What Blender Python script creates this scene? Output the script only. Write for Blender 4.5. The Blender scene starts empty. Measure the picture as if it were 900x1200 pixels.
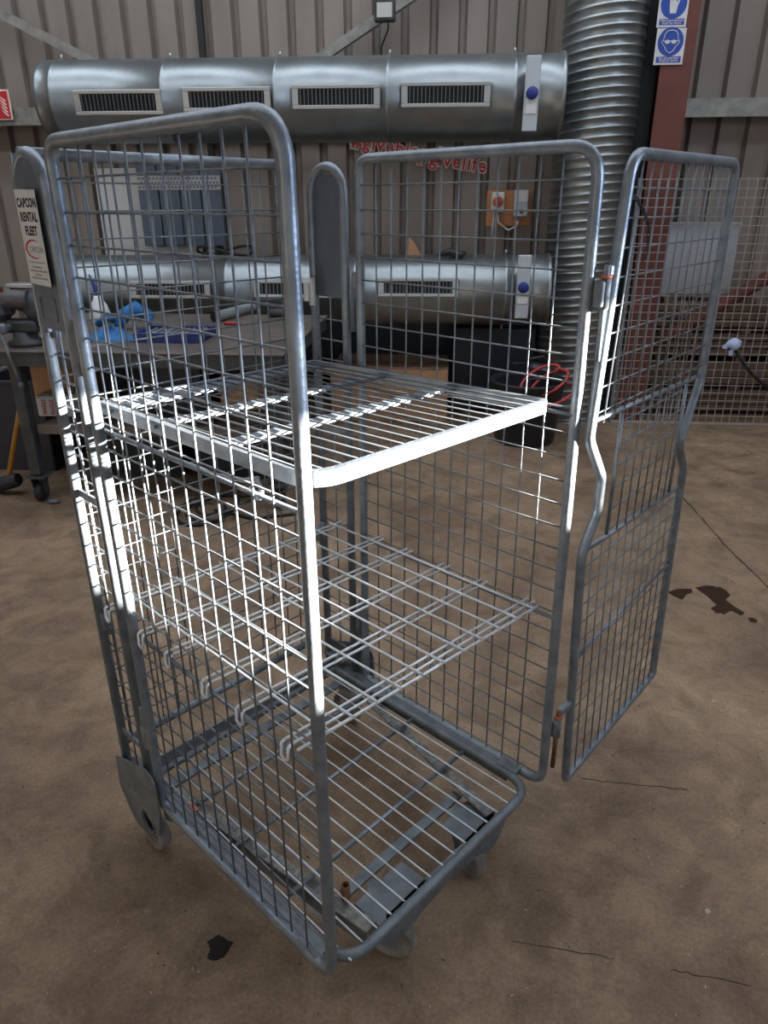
import bpy, math, random
from mathutils import Vector as V, Matrix
random.seed(7)
COL = bpy.context.scene.collection
SC = bpy.context.scene
PI = math.pi

# ------------------------------------------------------------------ camera pose (solved from the photo)
FPX = 834.669
CAMZ = 1.6615
RR = V((0.9961777, 0.0873157, -0.0024588))
UU = V((-0.0323436, 0.3948611, 0.9181714))
FF = V((-0.0811416, 0.9145823, -0.3961759))
def at(px, py, y):
    v = FF + (px - 450) / FPX * RR - (py - 600) / FPX * UU
    t = y / v.y
    return V((v.x * t, y, CAMZ + v.z * t))
def gnd(px, py, z=0.0):
    v = FF + (px - 450) / FPX * RR - (py - 600) / FPX * UU
    t = (z - CAMZ) / v.z
    return V((v.x * t, v.y * t, z))

# ------------------------------------------------------------------ materials
def lin(c):
    return tuple((x / 12.92 if x <= .04045 else ((x + .055) / 1.055) ** 2.4) for x in (k / 255 for k in c)) + (1,)
def mat(name, rgb, rough=.6, metal=0.0, rgb2=None, scale=8, spec=.5, bump=0.0, bscale=60, lo=.35, hi=.65, stretch=None, emit=None, estr=0, rvar=0.0):
    m = bpy.data.materials.new(name); m.use_nodes = True
    n = m.node_tree.nodes; l = m.node_tree.links
    b = n['Principled BSDF']
    b.inputs['Base Color'].default_value = lin(rgb)
    b.inputs['Roughness'].default_value = rough
    b.inputs['Metallic'].default_value = metal
    b.inputs['Specular IOR Level'].default_value = spec
    tc = n.new('ShaderNodeTexCoord'); src = tc.outputs['Object']
    if stretch:
        mp = n.new('ShaderNodeMapping'); mp.inputs['Scale'].default_value = stretch
        l.new(src, mp.inputs['Vector']); src = mp.outputs['Vector']
    if rgb2:
        t = n.new('ShaderNodeTexNoise'); t.inputs['Scale'].default_value = scale; t.inputs['Detail'].default_value = 6
        t.inputs['Roughness'].default_value = .6
        r = n.new('ShaderNodeValToRGB')
        r.color_ramp.elements[0].position = lo; r.color_ramp.elements[0].color = lin(rgb)
        r.color_ramp.elements[1].position = hi; r.color_ramp.elements[1].color = lin(rgb2)
        l.new(src, t.inputs['Vector']); l.new(t.outputs['Fac'], r.inputs['Fac']); l.new(r.outputs['Color'], b.inputs['Base Color'])
        if rvar:
            mr = n.new('ShaderNodeMapRange'); mr.inputs['To Min'].default_value = rough - rvar; mr.inputs['To Max'].default_value = rough + rvar
            l.new(t.outputs['Fac'], mr.inputs['Value']); l.new(mr.outputs['Result'], b.inputs['Roughness'])
    if bump:
        t2 = n.new('ShaderNodeTexNoise'); t2.inputs['Scale'].default_value = bscale; t2.inputs['Detail'].default_value = 5
        bp = n.new('ShaderNodeBump'); bp.inputs['Strength'].default_value = bump; bp.inputs['Distance'].default_value = .01
        l.new(src, t2.inputs['Vector']); l.new(t2.outputs['Fac'], bp.inputs['Height']); l.new(bp.outputs['Normal'], b.inputs['Normal'])
    if emit:
        b.inputs['Emission Color'].default_value = lin(emit); b.inputs['Emission Strength'].default_value = estr
    return m
M = {}
M['galv'] = mat('galvanised_paint', (110, 117, 123), .40, .45, (136, 142, 147), 24, bump=.1, bscale=150, rvar=.08)
M['galv_dark'] = mat('worn_galvanised_steel', (92, 97, 100), .55, .35, (122, 126, 127), 18, bump=.2, bscale=90)
M['plate'] = mat('grey_painted_plate', (88, 95, 104), .5, .35, (100, 108, 117), 9, bump=.08, bscale=60)
M['wire'] = mat('zinc_wire', (208, 211, 212), .4, .3, (224, 226, 226), 30)
M['wire_dull'] = mat('dull_zinc_wire', (104, 108, 111), .45, .45, (126, 129, 131), 30)
M['fence_wire'] = mat('fence_wire', (156, 148, 138), .6, .2, (172, 164, 154), 20)
M['shelf_wire'] = mat('dulled_shelf_wire', (92, 95, 97), .5, .75, (108, 110, 112), 30)
M['rust'] = mat('rusted_steel', (96, 62, 44), .8, .3, (130, 92, 62), 40, bump=.3)
M['worn'] = mat('worn_angle_steel', (98, 99, 96), .6, .3, (158, 152, 138), 60, lo=.4, hi=.7, bump=.25, bscale=60)
M['iron_dark'] = mat('dark_painted_steel', (52, 53, 54), .6, .2, (74, 74, 72), 12, bump=.1)
M['tyre'] = mat('grey_wheel_nylon', (130, 126, 118), .6, 0, (104, 98, 90), 20)
M['black_rubber'] = mat('black_rubber', (36, 36, 38), .55)
M['orange'] = mat('orange_paint_mark', (190, 92, 52), .6)
M['duct'] = mat('spiral_duct_zinc', (140, 145, 145), .38, .88, (156, 161, 160), 5, rvar=.05)
M['duct_frame'] = mat('zinc_vent_frame', (176, 178, 176), .4, .8)
M['black'] = mat('black_recess', (14, 14, 15), .8)
M['vane'] = mat('vent_vane_steel', (110, 112, 110), .5, .5)
M['white_plastic'] = mat('white_plastic', (214, 213, 208), .5)
M['damper'] = mat('white_damper_plate', (186, 190, 194), .45, .3)
M['blue_plastic'] = mat('blue_knob_plastic', (26, 44, 120), .4)
M['clad'] = mat('taupe_cladding', (127, 116, 106), .5, .05, (142, 131, 120), 2.2, bump=.05, bscale=8, stretch=(1, 1, .25))
M['purlin'] = mat('galvanised_purlin', (158, 153, 144), .5, .5, (128, 126, 120), 12)
M['dark_trim'] = mat('dark_seam_web_shade', (38, 35, 33), .7)  # seam and backing colour, also the painted shade of the column web
M['redsteel'] = mat('red_oxide_steel', (94, 49, 39), .65, 0, (106, 57, 45), 6, bump=.08, bscale=30)
M['floor'] = None
M['card'] = mat('cardboard', (166, 124, 88), .85, 0, (182, 140, 102), 8)
M['card_dark'] = mat('cardboard_lid', (140, 108, 84), .85, 0, (152, 120, 94), 8)
M['ply'] = mat('orange_plywood', (184, 122, 78), .7, 0, (198, 138, 92), 10, stretch=(1, 1, 5))
M['navy'] = mat('dark_navy_plastic', (30, 34, 46), .5)
M['blackp'] = mat('black_plastic', (32, 33, 37), .45)
M['red'] = mat('red_sign_paint', (190, 30, 40), .5)
M['redlet'] = mat('dark_red_lettering', (170, 34, 42), .55)
M['redhose'] = mat('red_hose_rubber', (176, 52, 46), .45)
M['cream'] = mat('cream_sign_print', (232, 214, 196), .6)
M['bluesign'] = mat('blue_sign_print', (30, 66, 150), .5)
M['paper'] = mat('white_sticker', (208, 207, 204), .55, 0, (196, 195, 192), 16)
M['ink'] = mat('black_ink', (18, 18, 20), .6)
M['greyink'] = mat('grey_ink', (120, 120, 128), .6)
M['logored'] = mat('crimson_ink', (176, 26, 48), .55)
M['cyan'] = mat('bright_blue_strap', (14, 84, 138), .6, 0, (20, 104, 160), 20)
M['royal'] = mat('royal_blue_case', (28, 44, 104), .5)
M['greyhard'] = mat('grey_metal_sheet', (150, 152, 152), .4, .6, (176, 178, 178), 2.5)
M['strip'] = mat('blue_grey_board', (84, 94, 108), .55, 0, (92, 102, 116), 4)
M['board'] = mat('off_white_board', (196, 194, 188), .6)
M['bench'] = mat('grimy_bench_steel', (86, 76, 70), .5, .2, (112, 100, 90), 6, bump=.1)
M['viseblue'] = mat('blue_vise_paint', (62, 62, 78), .5, .2, (100, 92, 80), 14)
M['wood'] = mat('yellow_hickory', (190, 140, 60), .5, 0, (170, 116, 44), 10)
M['slat'] = mat('brown_timber', (88, 70, 58), .8, 0, (112, 92, 78), 8)
M['oil'] = mat('oil_wet', (30, 21, 15), .6, spec=.2)
M['oilb'] = mat('brown_oil_wet', (56, 37, 25), .7, spec=.15)
M['crack'] = mat('floor_crack_dirt', (62, 48, 38), .9)
M['leafm'] = mat('pale_scrap', (168, 150, 130), .8)
M['cable'] = mat('black_cable_sheath', (24, 24, 25), .6)
M['plugblue'] = mat('pale_blue_plastic', (176, 190, 220), .4)
M['lens'] = mat('floodlight_glass', (190, 190, 180), .2)
M['rooflight'] = mat('translucent_rooflight', (230, 235, 240), .6, emit=(226, 238, 255), estr=5)
M['side_glow'] = mat('added_side_glow', (220, 230, 240), .6, emit=(206, 222, 252), estr=15)  # added glow, gives the posts a bluish sheen from the right
M['roof'] = mat('roof_sheet', (110, 106, 102), .7)

def tinted(name, c):
    m = bpy.data.materials.new(name); m.use_nodes = True; n = m.node_tree.nodes; n.clear()
    t = n.new('ShaderNodeBsdfTransparent'); t.inputs[0].default_value = (*c, 1); o = n.new('ShaderNodeOutputMaterial'); m.node_tree.links.new(t.outputs[0], o.inputs[0]); return m
M['pane0'] = tinted('sun_filter_light', (.22, .24, .27)); M['pane1'] = tinted('sun_filter_mid', (.10, .115, .14)); M['pane2'] = tinted('sun_filter_dark', (.05, .06, .08))  # added unseen filter strips that fade the sun beam towards its top
def floor_mat():
    m = bpy.data.materials.new('dusty_concrete'); m.use_nodes = True
    n = m.node_tree.nodes; l = m.node_tree.links; b = n['Principled BSDF']
    tc = n.new('ShaderNodeTexCoord')
    def noise(s, d=8, r=.6, dist=0):
        t = n.new('ShaderNodeTexNoise'); t.inputs['Scale'].default_value = s; t.inputs['Detail'].default_value = d
        t.inputs['Roughness'].default_value = r; t.inputs['Distortion'].default_value = dist
        l.new(tc.outputs['Object'], t.inputs['Vector']); return t
    def ramp(src, a, ca, bb, cb):
        r = n.new('ShaderNodeValToRGB'); r.color_ramp.elements[0].position = a; r.color_ramp.elements[0].color = ca
        r.color_ramp.elements[1].position = bb; r.color_ramp.elements[1].color = cb
        l.new(src, r.inputs['Fac']); return r
    big = ramp(noise(1.5, 10, .65, .5).outputs['Fac'], .34, lin((121, 99, 78)), .62, lin((156, 133, 107)))
    mid = ramp(noise(6, 10, .7, .6).outputs['Fac'], .36, (.62, .58, .55, 1), .62, (1.05, 1.04, 1.03, 1))
    fine = ramp(noise(95, 6, .8).outputs['Fac'], .32, (.70, .68, .66, 1), .68, (1.2, 1.2, 1.2, 1))
    spk = ramp(noise(48, 4, .7).outputs['Fac'], .70, (0, 0, 0, 1), .73, (1, 1, 1, 1))
    drk = ramp(noise(11, 4, .6, 1.2).outputs['Fac'], .66, (0, 0, 0, 1), .74, (1, 1, 1, 1))
    def mix(kind, fac, a, c):
        x = n.new('ShaderNodeMix'); x.data_type = 'RGBA'; x.blend_type = kind
        if isinstance(fac, float): x.inputs[0].default_value = fac
        else: l.new(fac, x.inputs[0])
        for s, i in ((a, 6), (c, 7)):
            if isinstance(s, tuple): x.inputs[i].default_value = s
            else: l.new(s, x.inputs[i])
        return x.outputs[2]
    c = mix('MULTIPLY', 1.0, big.outputs['Color'], mid.outputs['Color'])
    c = mix('MULTIPLY', 1.0, c, fine.outputs['Color'])
    c = mix('MIX', spk.outputs['Color'], c, lin((166, 146, 124)))
    mm = n.new('ShaderNodeMath'); mm.operation = 'MULTIPLY'; mm.inputs[1].default_value = .5; l.new(drk.outputs['Color'], mm.inputs[0])
    c = mix('MIX', mm.outputs[0], c, lin((66, 52, 42)))
    l.new(c, b.inputs['Base Color'])
    rr = n.new('ShaderNodeMapRange'); rr.inputs['To Min'].default_value = .55; rr.inputs['To Max'].default_value = .85
    l.new(mid.outputs['Color'], rr.inputs['Value']); l.new(rr.outputs['Result'], b.inputs['Roughness'])
    b.inputs['Specular IOR Level'].default_value = .35
    bp = n.new('ShaderNodeBump'); bp.inputs['Strength'].default_value = .25; bp.inputs['Distance'].default_value = .01
    t = noise(45, 8, .7); l.new(t.outputs['Fac'], bp.inputs['Height']); l.new(bp.outputs['Normal'], b.inputs['Normal'])
    return m
M['floor'] = floor_mat()

# ------------------------------------------------------------------ mesh builder
class MB:
    def __init__(s): s.v = []; s.f = []; s.m = []; s.s = []; s.mats = []
    def mi(s, mt):
        if mt not in s.mats: s.mats.append(mt)
        return s.mats.index(mt)
    def face(s, idx, mt, sm=False): s.f.append(tuple(idx)); s.m.append(s.mi(mt)); s.s.append(sm)
    def box(s, c, d, mt, R=None, bev=0.0):
        c = V(c); hx, hy, hz = d[0] / 2, d[1] / 2, d[2] / 2
        b0 = min(bev, hx * .9, hy * .9, hz * .9)
        if b0 <= 0:
            P = [V((x, y, z)) for x in (-hx, hx) for y in (-hy, hy) for z in (-hz, hz)]
            F = [(0, 1, 3, 2), (4, 6, 7, 5), (0, 4, 5, 1), (2, 3, 7, 6), (0, 2, 6, 4), (1, 5, 7, 3)]
            k = len(s.v)
            for p in P: s.v.append(tuple(c + (R @ p if R else p)))
            for f in F: s.face([k + i for i in f], mt)
            return s
        import itertools
        k = len(s.v); idx = {}
        for sx, sy, sz in itertools.product((-1, 1), repeat=3):
            for ax in range(3):
                p = [sx * hx, sy * hy, sz * hz]; q = (sx, sy, sz)
                for a in range(3):
                    if a != ax: p[a] -= q[a] * b0
                idx[(sx, sy, sz, ax)] = len(s.v); pp = V(p); s.v.append(tuple(c + (R @ pp if R else pp)))
        def quad(pts): s.face(pts, mt)
        for ax in range(3):
            o = [a for a in range(3) if a != ax]
            for sg in (-1, 1):
                ring = []
                for a, b in ((-1, -1), (1, -1), (1, 1), (-1, 1)):
                    q = [0, 0, 0]; q[ax] = sg; q[o[0]] = a; q[o[1]] = b
                    ring.append(idx[(q[0], q[1], q[2], ax)])
                quad(ring)
        for ax in range(3):
            o = [a for a in range(3) if a != ax]
            for a in (-1, 1):
                for b in (-1, 1):
                    q0 = [0, 0, 0]; q0[o[0]] = a; q0[o[1]] = b; q1 = list(q0); q0[ax] = -1; q1[ax] = 1
                    quad([idx[(*q0, o[0])], idx[(*q1, o[0])], idx[(*q1, o[1])], idx[(*q0, o[1])]])
        for q in itertools.product((-1, 1), repeat=3): quad([idx[(*q, 0)], idx[(*q, 1)], idx[(*q, 2)]])
        return s
    def bar(s, a, b, w, h, mt, up=(0, 0, 1), bev=0.0):
        a, b = V(a), V(b); d = (b - a); L = d.length; d.normalize()
        up = V(up); x = d.cross(up)
        if x.length < 1e-5: x = d.cross(V((1, 0, 0)))
        x.normalize(); z = x.cross(d)
        R = Matrix((x, d, z)).transposed()
        return s.box((a + b) / 2, (w, L, h), mt, R, bev)
    def tube(s, pts, r, mt, n=10, closed=False, cap=True):
        pts = [V(p) for p in pts]; N = len(pts)
        T = []
        for i in range(N):
            if closed: t = (pts[(i + 1) % N] - pts[i]).normalized() + (pts[i] - pts[i - 1]).normalized()
            elif i == 0: t = pts[1] - pts[0]
            elif i == N - 1: t = pts[-1] - pts[-2]
            else: t = (pts[i + 1] - pts[i]).normalized() + (pts[i] - pts[i - 1]).normalized()
            T.append(t.normalized())
        ref = V((0, 0, 1)) if abs(T[0].z) < .9 else V((1, 0, 0))
        u = T[0].cross(ref).normalized(); k = len(s.v)
        for i in range(N):
            if i: 
                u = u - T[i] * u.dot(T[i]); u.normalize()
            w = T[i].cross(u)
            if closed or (0 < i < N - 1):
                d1 = (pts[i] - pts[i - 1]).normalized(); c = max(.5, d1.dot(T[i]))
                bend = ((pts[(i + 1) % N] - pts[i]).normalized() - d1)
            else: c = 1; bend = V((0, 0, 0))
            rr = r[i] if isinstance(r, (list, tuple)) else r
            for j in range(n):
                a = 2 * PI * j / n; o = (u * math.cos(a) + w * math.sin(a)) * rr
                if bend.length > 1e-4:
                    bn = bend.normalized(); o += bn * o.dot(bn) * (1 / c - 1)
                s.v.append(tuple(pts[i] + o))
        for i in range(N if closed else N - 1):
            i2 = (i + 1) % N
            for j in range(n):
                j2 = (j + 1) % n
                s.face([k + i * n + j, k + i * n + j2, k + i2 * n + j2, k + i2 * n + j], mt, True)
        if cap and not closed:
            s.face([k + j for j in range(n)][::-1], mt); s.face([k + (N - 1) * n + j for j in range(n)], mt)
        return s
    def rod(s, a, b, r, mt, n=6): return s.tube([a, b], r, mt, n)
    def lathe(s, prof, mt, c=(0, 0, 0), n=24, axis='z', sm=True, mats=None):
        k = len(s.v); c = V(c)
        for (r, h) in prof:
            for j in range(n):
                a = 2 * PI * j / n; x, y = r * math.cos(a), r * math.sin(a)
                p = {'z': V((x, y, h)), 'x': V((h, x, y)), 'y': V((x, h, y))}[axis]
                s.v.append(tuple(c + p))
        for i in range(len(prof) - 1):
            for j in range(n):
                j2 = (j + 1) % n
                s.face([k + i * n + j, k + i * n + j2, k + (i + 1) * n + j2, k + (i + 1) * n + j], mats[i] if mats else mt, sm)
        return s
    def prism(s, poly, a, b, mt, frame):
        """poly of 2D pts extruded from depth a to b; frame = (origin, ex, ey, en)"""
        o, ex, ey, en = [V(q) for q in frame]; k = len(s.v); N = len(poly)
        for d in (a, b):
            for (x, y) in poly: s.v.append(tuple(o + ex * x + ey * y + en * d))
        s.face([k + i for i in range(N)][::-1], mt); s.face([k + N + i for i in range(N)], mt)
        for i in range(N):
            j = (i + 1) % N; s.face([k + i, k + j, k + N + j, k + N + i], mt)
        return s
    def text(s, txt, size, mt, frame, depth=.0006, align='LEFT', sx=1.0, offset=0.0):
        cu = bpy.data.curves.new('t', 'FONT'); cu.body = txt; cu.size = size; cu.extrude = depth; cu.align_x = align; cu.offset = offset
        cu.resolution_u = 2
        if offset > 0: cu.space_character = 1.12
        ob = bpy.data.objects.new('t', cu); COL.objects.link(ob)
        bpy.context.view_layer.update()
        me = bpy.data.meshes.new_from_object(ob.evaluated_get(bpy.context.evaluated_depsgraph_get()))
        o, ex, ey, en = [V(q) for q in frame]; k = len(s.v)
        for q in me.vertices: s.v.append(tuple(o + ex * q.co.x * sx + ey * q.co.y + en * q.co.z))
        for f in me.polygons: s.face([k + i for i in f.vertices], mt)
        bpy.data.objects.remove(ob); bpy.data.curves.remove(cu); bpy.data.meshes.remove(me)
        return s
    def build(s, name, parent=None, loc=(0, 0, 0), rot=(0, 0, 0)):
        me = bpy.data.meshes.new(name); me.from_pydata(s.v, [], s.f)
        for mt in s.mats: me.materials.append(M[mt])
        me.polygons.foreach_set('material_index', s.m); me.polygons.foreach_set('use_smooth', s.s)
        me.validate(); me.update()
        ob = bpy.data.objects.new(name, me); COL.objects.link(ob)
        ob.location = loc; ob.rotation_euler = rot
        if parent: ob.parent = parent
        return ob
def recenter(o, base=True):
    """move a mesh's origin to the middle of its footprint (its base)"""
    me = o.data; xs = [v.co for v in me.vertices]
    c = V(((min(p.x for p in xs) + max(p.x for p in xs)) / 2, (min(p.y for p in xs) + max(p.y for p in xs)) / 2, min(p.z for p in xs)))
    me.transform(Matrix.Translation(-c)); o.location = V(o.location) + c
    return o
def empty(name, loc=(0, 0, 0), rz=0):
    o = bpy.data.objects.new(name, None); COL.objects.link(o); o.location = loc; o.rotation_euler = (0, 0, rz); o.empty_display_size = .1
    return o
def tag(o, label, cat, group=None):
    o['label'] = label; o['category'] = cat
    if group: o['group'] = group
    return o
def struct(mb, name, **k):
    o = mb.build(name, **k); o['kind'] = 'structure'; return o
def arc(c, r, a0, a1, n, f):
    return [f(c[0] + r * math.cos(a0 + (a1 - a0) * i / n), c[1] + r * math.sin(a0 + (a1 - a0) * i / n)) for i in range(n + 1)]
def round_path(pts, rad, n=6, closed=False):
    """polyline with its corners rounded; rad = one radius or one per point"""
    pts = [V(p) for p in pts]; N = len(pts); out = []
    for i in range(N):
        r = rad[i] if isinstance(rad, (list, tuple)) else rad
        if (not closed and i in (0, N - 1)) or r <= 0: out.append(pts[i]); continue
        a = (pts[i - 1] - pts[i]); b = (pts[(i + 1) % N] - pts[i]); la, lb = a.length, b.length; a.normalize(); b.normalize()
        half = a.angle(b) / 2; d = min(r / math.tan(half), la * .49, lb * .49)
        p0, p1 = pts[i] + a * d, pts[i] + b * d
        for k in range(n + 1):
            t = k / n; out.append(p0 * (1 - t) ** 2 + pts[i] * 2 * t * (1 - t) + p1 * t * t)
    return out

# ================================================================== ROLL CAGE
TH = 0.892386          # cage yaw in the room
CO = V((-0.191377, 0.946095, 0))
W, D = .751, .6595
Z0, Z1 = .215, 1.765
cage = empty('roll_cage', CO, TH)
tag(cage, 'tall grey galvanised mesh roll cage on castors with its front gate swung open', 'roll cage')

# ---- side panels
def side_panel(x0, lean, dy0, dy1, inner, zr_low, zr_top):
    def P(y, z):
        t = (z - Z0) / (Z1 - Z0)
        return V((x0 + lean * t, y + (dy0 + (dy1 - dy0) * t) * (1 - y / D), z))
    mb = MB()
    mb.tube(round_path([P(0, Z0), P(D, Z0), P(D, Z1), P(0, Z1)], [.05, .03, .04, .065], 8, True), .0122, 'galv', 12, True)
    pan = mb.build('side_panel', cage)
    w = MB(); r = .0021
    for k in range(11):
        y = .077 + .0523 * k
        w.rod(P(y, Z0 + .008), P(y, Z1 - .008), r, 'wire_dull', 6)
    for k in range(27):
        z = 1.706 - .0563 * k
        w.rod(P(.004, z) + V((inner * .0035, 0, 0)), P(D - .004, z) + V((inner * .0035, 0, 0)), r, 'wire_dull', 6)
    w.build('wire_mesh', pan)
    rl = MB(); rl.rod(P(.0, zr_low) + V((inner * .008, 0, 0)), P(D, zr_low) + V((inner * .008, 0, 0)), .0048, 'galv', 8)
    rl.build('shelf_rail', pan)
    rl = MB(); rl.rod(P(.0, zr_top) + V((inner * .008, 0, 0)), P(D, zr_top) + V((inner * .008, 0, 0)), .0045, 'galv', 8)
    rl.build('shelf_rail', pan)
    return pan
lp = side_panel(0, -.010, .001, .006, 1, .735, 1.238)
rp = side_panel(W, .0, -.018, .006, -1, .735, 1.243)

# ---- handle columns behind each side panel
YA, YB = .716, .844
def column(x0, out, lean):
    mb = MB(); r = (YB - YA) / 2; zc = Z1 - r - .016
    pts = [V((x0, YA, .205))] + [V((x0 + lean, YA, zc))] + \
          [V((x0 + lean, (YA + YB) / 2 - r * math.cos(a), zc + r * 1.05 * math.sin(a))) for a in [PI * i / 14 for i in range(1, 14)]] + \
          [V((x0 + lean, YB, zc)), V((x0, YB, .205))]
    mb.tube(pts, .0122, 'galv', 12)
    for z in (.36, 1.05): mb.bar((x0, YA, z), (x0, YB, z), .006, .018, 'galv')
    c = mb.build('handle_column', cage)
    pm = MB(); px = x0 + lean * .9 + out * .0095
    fr = ((px, 0, 0), (0, 1, 0), (0, 0, 1), (out, 0, 0))
    rr = r + .002; yc = (YA + YB) / 2
    if out < 0:
        poly = [(yc - rr, 1.428), (yc + rr, 1.428)] + [(yc + rr * math.cos(a), 1.683 + rr * .95 * math.sin(a)) for a in [PI * i / 14 for i in range(15)]]
    else:
        ri = r - .008
        poly = [(yc - ri, 1.428), (yc + ri, 1.428)] + [(yc + ri * math.cos(a), 1.680 + ri * math.sin(a)) for a in [PI * i / 14 for i in range(15)]]
        fr = ((x0 + lean * .9, 0, 0),) + fr[1:]
    pm.prism(poly, -.001, .001, 'plate', fr)
    if out < 0:   # pressed rectangle near the bottom of the plate
        pm.tube(round_path([V((px + out * .001, y, z)) for y, z in ((yc - .036, 1.447), (yc + .036, 1.447), (yc + .036, 1.492), (yc - .036, 1.492))], .008, 3, True), .0028, 'plate', 6, True)
    pm.build('cover_plate', c)
    w = MB(); rw = .0021
    w.rod((x0, yc, .22), (x0 + lean * .8, yc, 1.43), rw, 'wire_dull')
    for k in range(5, 27):
        z = 1.706 - .0563 * k
        if z < 1.42: w.rod((x0 - .004 * out, YA, z), (x0 - .004 * out, YB, z), rw, 'wire_dull')
    w.build('wire_mesh', c)
    for z in (1.40, .42):   # flat joining straps between the column and the side panel
        h = MB()
        h.bar((x0 + lean * .8 + out * .004, D + .010, z), (x0 + lean * .8 + out * .004, YA - .008, z), .008, .06, 'galv_dark', bev=.002)
        h.rod((x0 + lean * .8, D + .029, z - .055), (x0 + lean * .8, D + .029, z + .055), .0095, 'galv_dark', 10)
        h.box((x0 + lean * .8 + out * .004, D + .026, z + .075), (.006, .018, .05), 'galv', bev=.003)
        h.build('joining_strap', c)
    return c
lc = column(0, -1, -.003)
rc = column(W, 1, 0)
# rental label on the left column (white sticker with black text and crimson crescent)
lb = MB(); fx = -.0215
# local frame on the outside face: reads left to right from +y to -y
SY, SZ = .826, 1.517
fr = ((fx, SY, SZ), (0, -1, 0), (0, 0, 1), (-1, 0, 0))
lb.prism([(.001, 0), (.097, -.002), (.097, .172), (.001, .174)], 0, .0006, 'paper', fr)
f2 = lambda x, z: ((fx - .0007, SY - x, SZ + z), (0, -1, 0), (0, 0, 1), (-1, 0, 0))
lb.text('CAPCON', .0225, 'ink', f2(.0495, .142), .0002, 'CENTER', .88, .0011)
lb.text('RENTAL', .0225, 'ink', f2(.0495, .117), .0002, 'CENTER', .88, .0011)
lb.text('FLEET', .0225, 'ink', f2(.0495, .092), .0002, 'CENTER', .88, .0011)
cr = [(.0475 + .040 * math.cos(a), .066 + .018 * math.sin(a)) for a in [math.radians(60 + 230 * i / 16) for i in range(17)]]
ci = [(.0530 + .038 * math.cos(a), .066 + .0155 * math.sin(a)) for a in [math.radians(60 + 230 * i / 16) for i in range(17)]][::-1]
for i in range(16):
    lb.prism([cr[i], cr[i + 1], ci[15 - i], ci[16 - i]], .0007, .0009, 'logored', fr)
lb.text('CAPCON', .0165, 'greyink', f2(.057, .060), .0002, 'CENTER', .95)
for i, t in enumerate(('Handling and Storage', 'Rental fleet', 'sales and servicing', 'for hire', 'contact')):
    pass
for z, a, b in ((.0405, .014, .088), (.031, .024, .072), (.024, .012, .090), (.017, .034, .062), (.010, .012, .090)):
    x = a
    while x < b:
        wd = min(random.uniform(.004, .011), b - x)
        lb.prism([(x, z), (x + wd, z), (x + wd, z + (.0032 if z < .04 else .0022)), (x, z + (.0032 if z < .04 else .0022))], .0007, .0009, 'greyink', fr)
        x += wd + .002
lbl = lb.build('rental_label', lc); lbl['label'] = 'white rental sticker with black lettering and crimson crescent'

# ---- rear panel
mb = MB()
YR = .875
mb.tube([(.018, YR, 1.757), (W - .03, YR, 1.757)], .0122, 'galv', 12)
mb.tube([(.012, YR, 1.757), (.012, YR, .285)], .0085, 'galv', 8)
mb.tube([(W - .035, YR, 1.757), (W - .035, YR, .285)], .0085, 'galv', 8)
mb.tube([(.0, YR, .285), (W - .02, YR, .285)], .0115, 'galv', 10)
bk = mb.build('rear_panel', cage)
w = MB()
for k in range(14): w.rod((.035 + .0523 * k, YR + .003, .285), (.035 + .0523 * k, YR + .003, 1.75), .0021, 'wire_dull')
for k in range(26):
    z = 1.706 - .0563 * k
    if z > .30: w.rod((.012, YR - .002, z), (W - .035, YR - .002, z), .0021, 'wire_dull')
w.build('wire_mesh', bk)
for (x, z, m_) in ((W - .004, 1.44, 'white_plastic'), (W - .004, .7, 'galv'), (.030, 1.44, 'galv'), (.030, .7, 'galv')):
    w = MB()
    w.tube([(x - .018, YB - .016, z - .036), (x - .018, YB - .016, z + .036)], .0095, m_, 12)
    w.box((x - .03, YB - .008, z), (.012, .02, .05), m_, bev=.002)
    hs_ = w.build('hinge_sleeve', bk)
    if m_ == 'white_plastic': hs_['label'] = 'white plastic hinge sleeve'

# ---- base
mb = MB()
BX0, BX1, BY0, BY1 = .032, W - .032, -.004, .775
zt = .212
mb.tube(round_path([(BX0, BY0, zt), (BX1, BY0, zt), (BX1, BY1, zt), (BX0, BY1, zt)], [.075, .075, .02, .02], 8, True), .0125, 'galv_dark', 10, True)
# side channels that carry the panels
for x, s in ((.014, 1), (W - .014, -1)):
    mb.bar((x, .075, .218), (x, .775, .218), .028, .006, 'galv_dark')
    mb.bar((x + s * .014, .075, .2), (x + s * .014, .775, .2), .005, .04, 'galv_dark')
    mb.bar((x, .045, .222), (x, .11, .222), .038, .012, 'galv_dark', bev=.002)
mb.bar((.03, .72, .200), (W - .03, .72, .200), .03, .008, 'galv_dark')
mb.bar((.03, .78, .235), (W - .03, .78, .235), .006, .045, 'galv_dark')
base = mb.build('base_frame', cage)
w = MB()
x = .093 - .0445
while x < BX1 - .01:
    w.rod((x, BY0, .217), (x, .775, .217), .0024, 'wire')
    x += .0445
w.build('deck_mesh', base)
for y in (.215, .415, .60):
    w = MB(); w.rod((BX0, y, .2095), (BX1, y, .2095), .0062, 'galv', 8); w.build('cross_bar', base)
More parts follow.
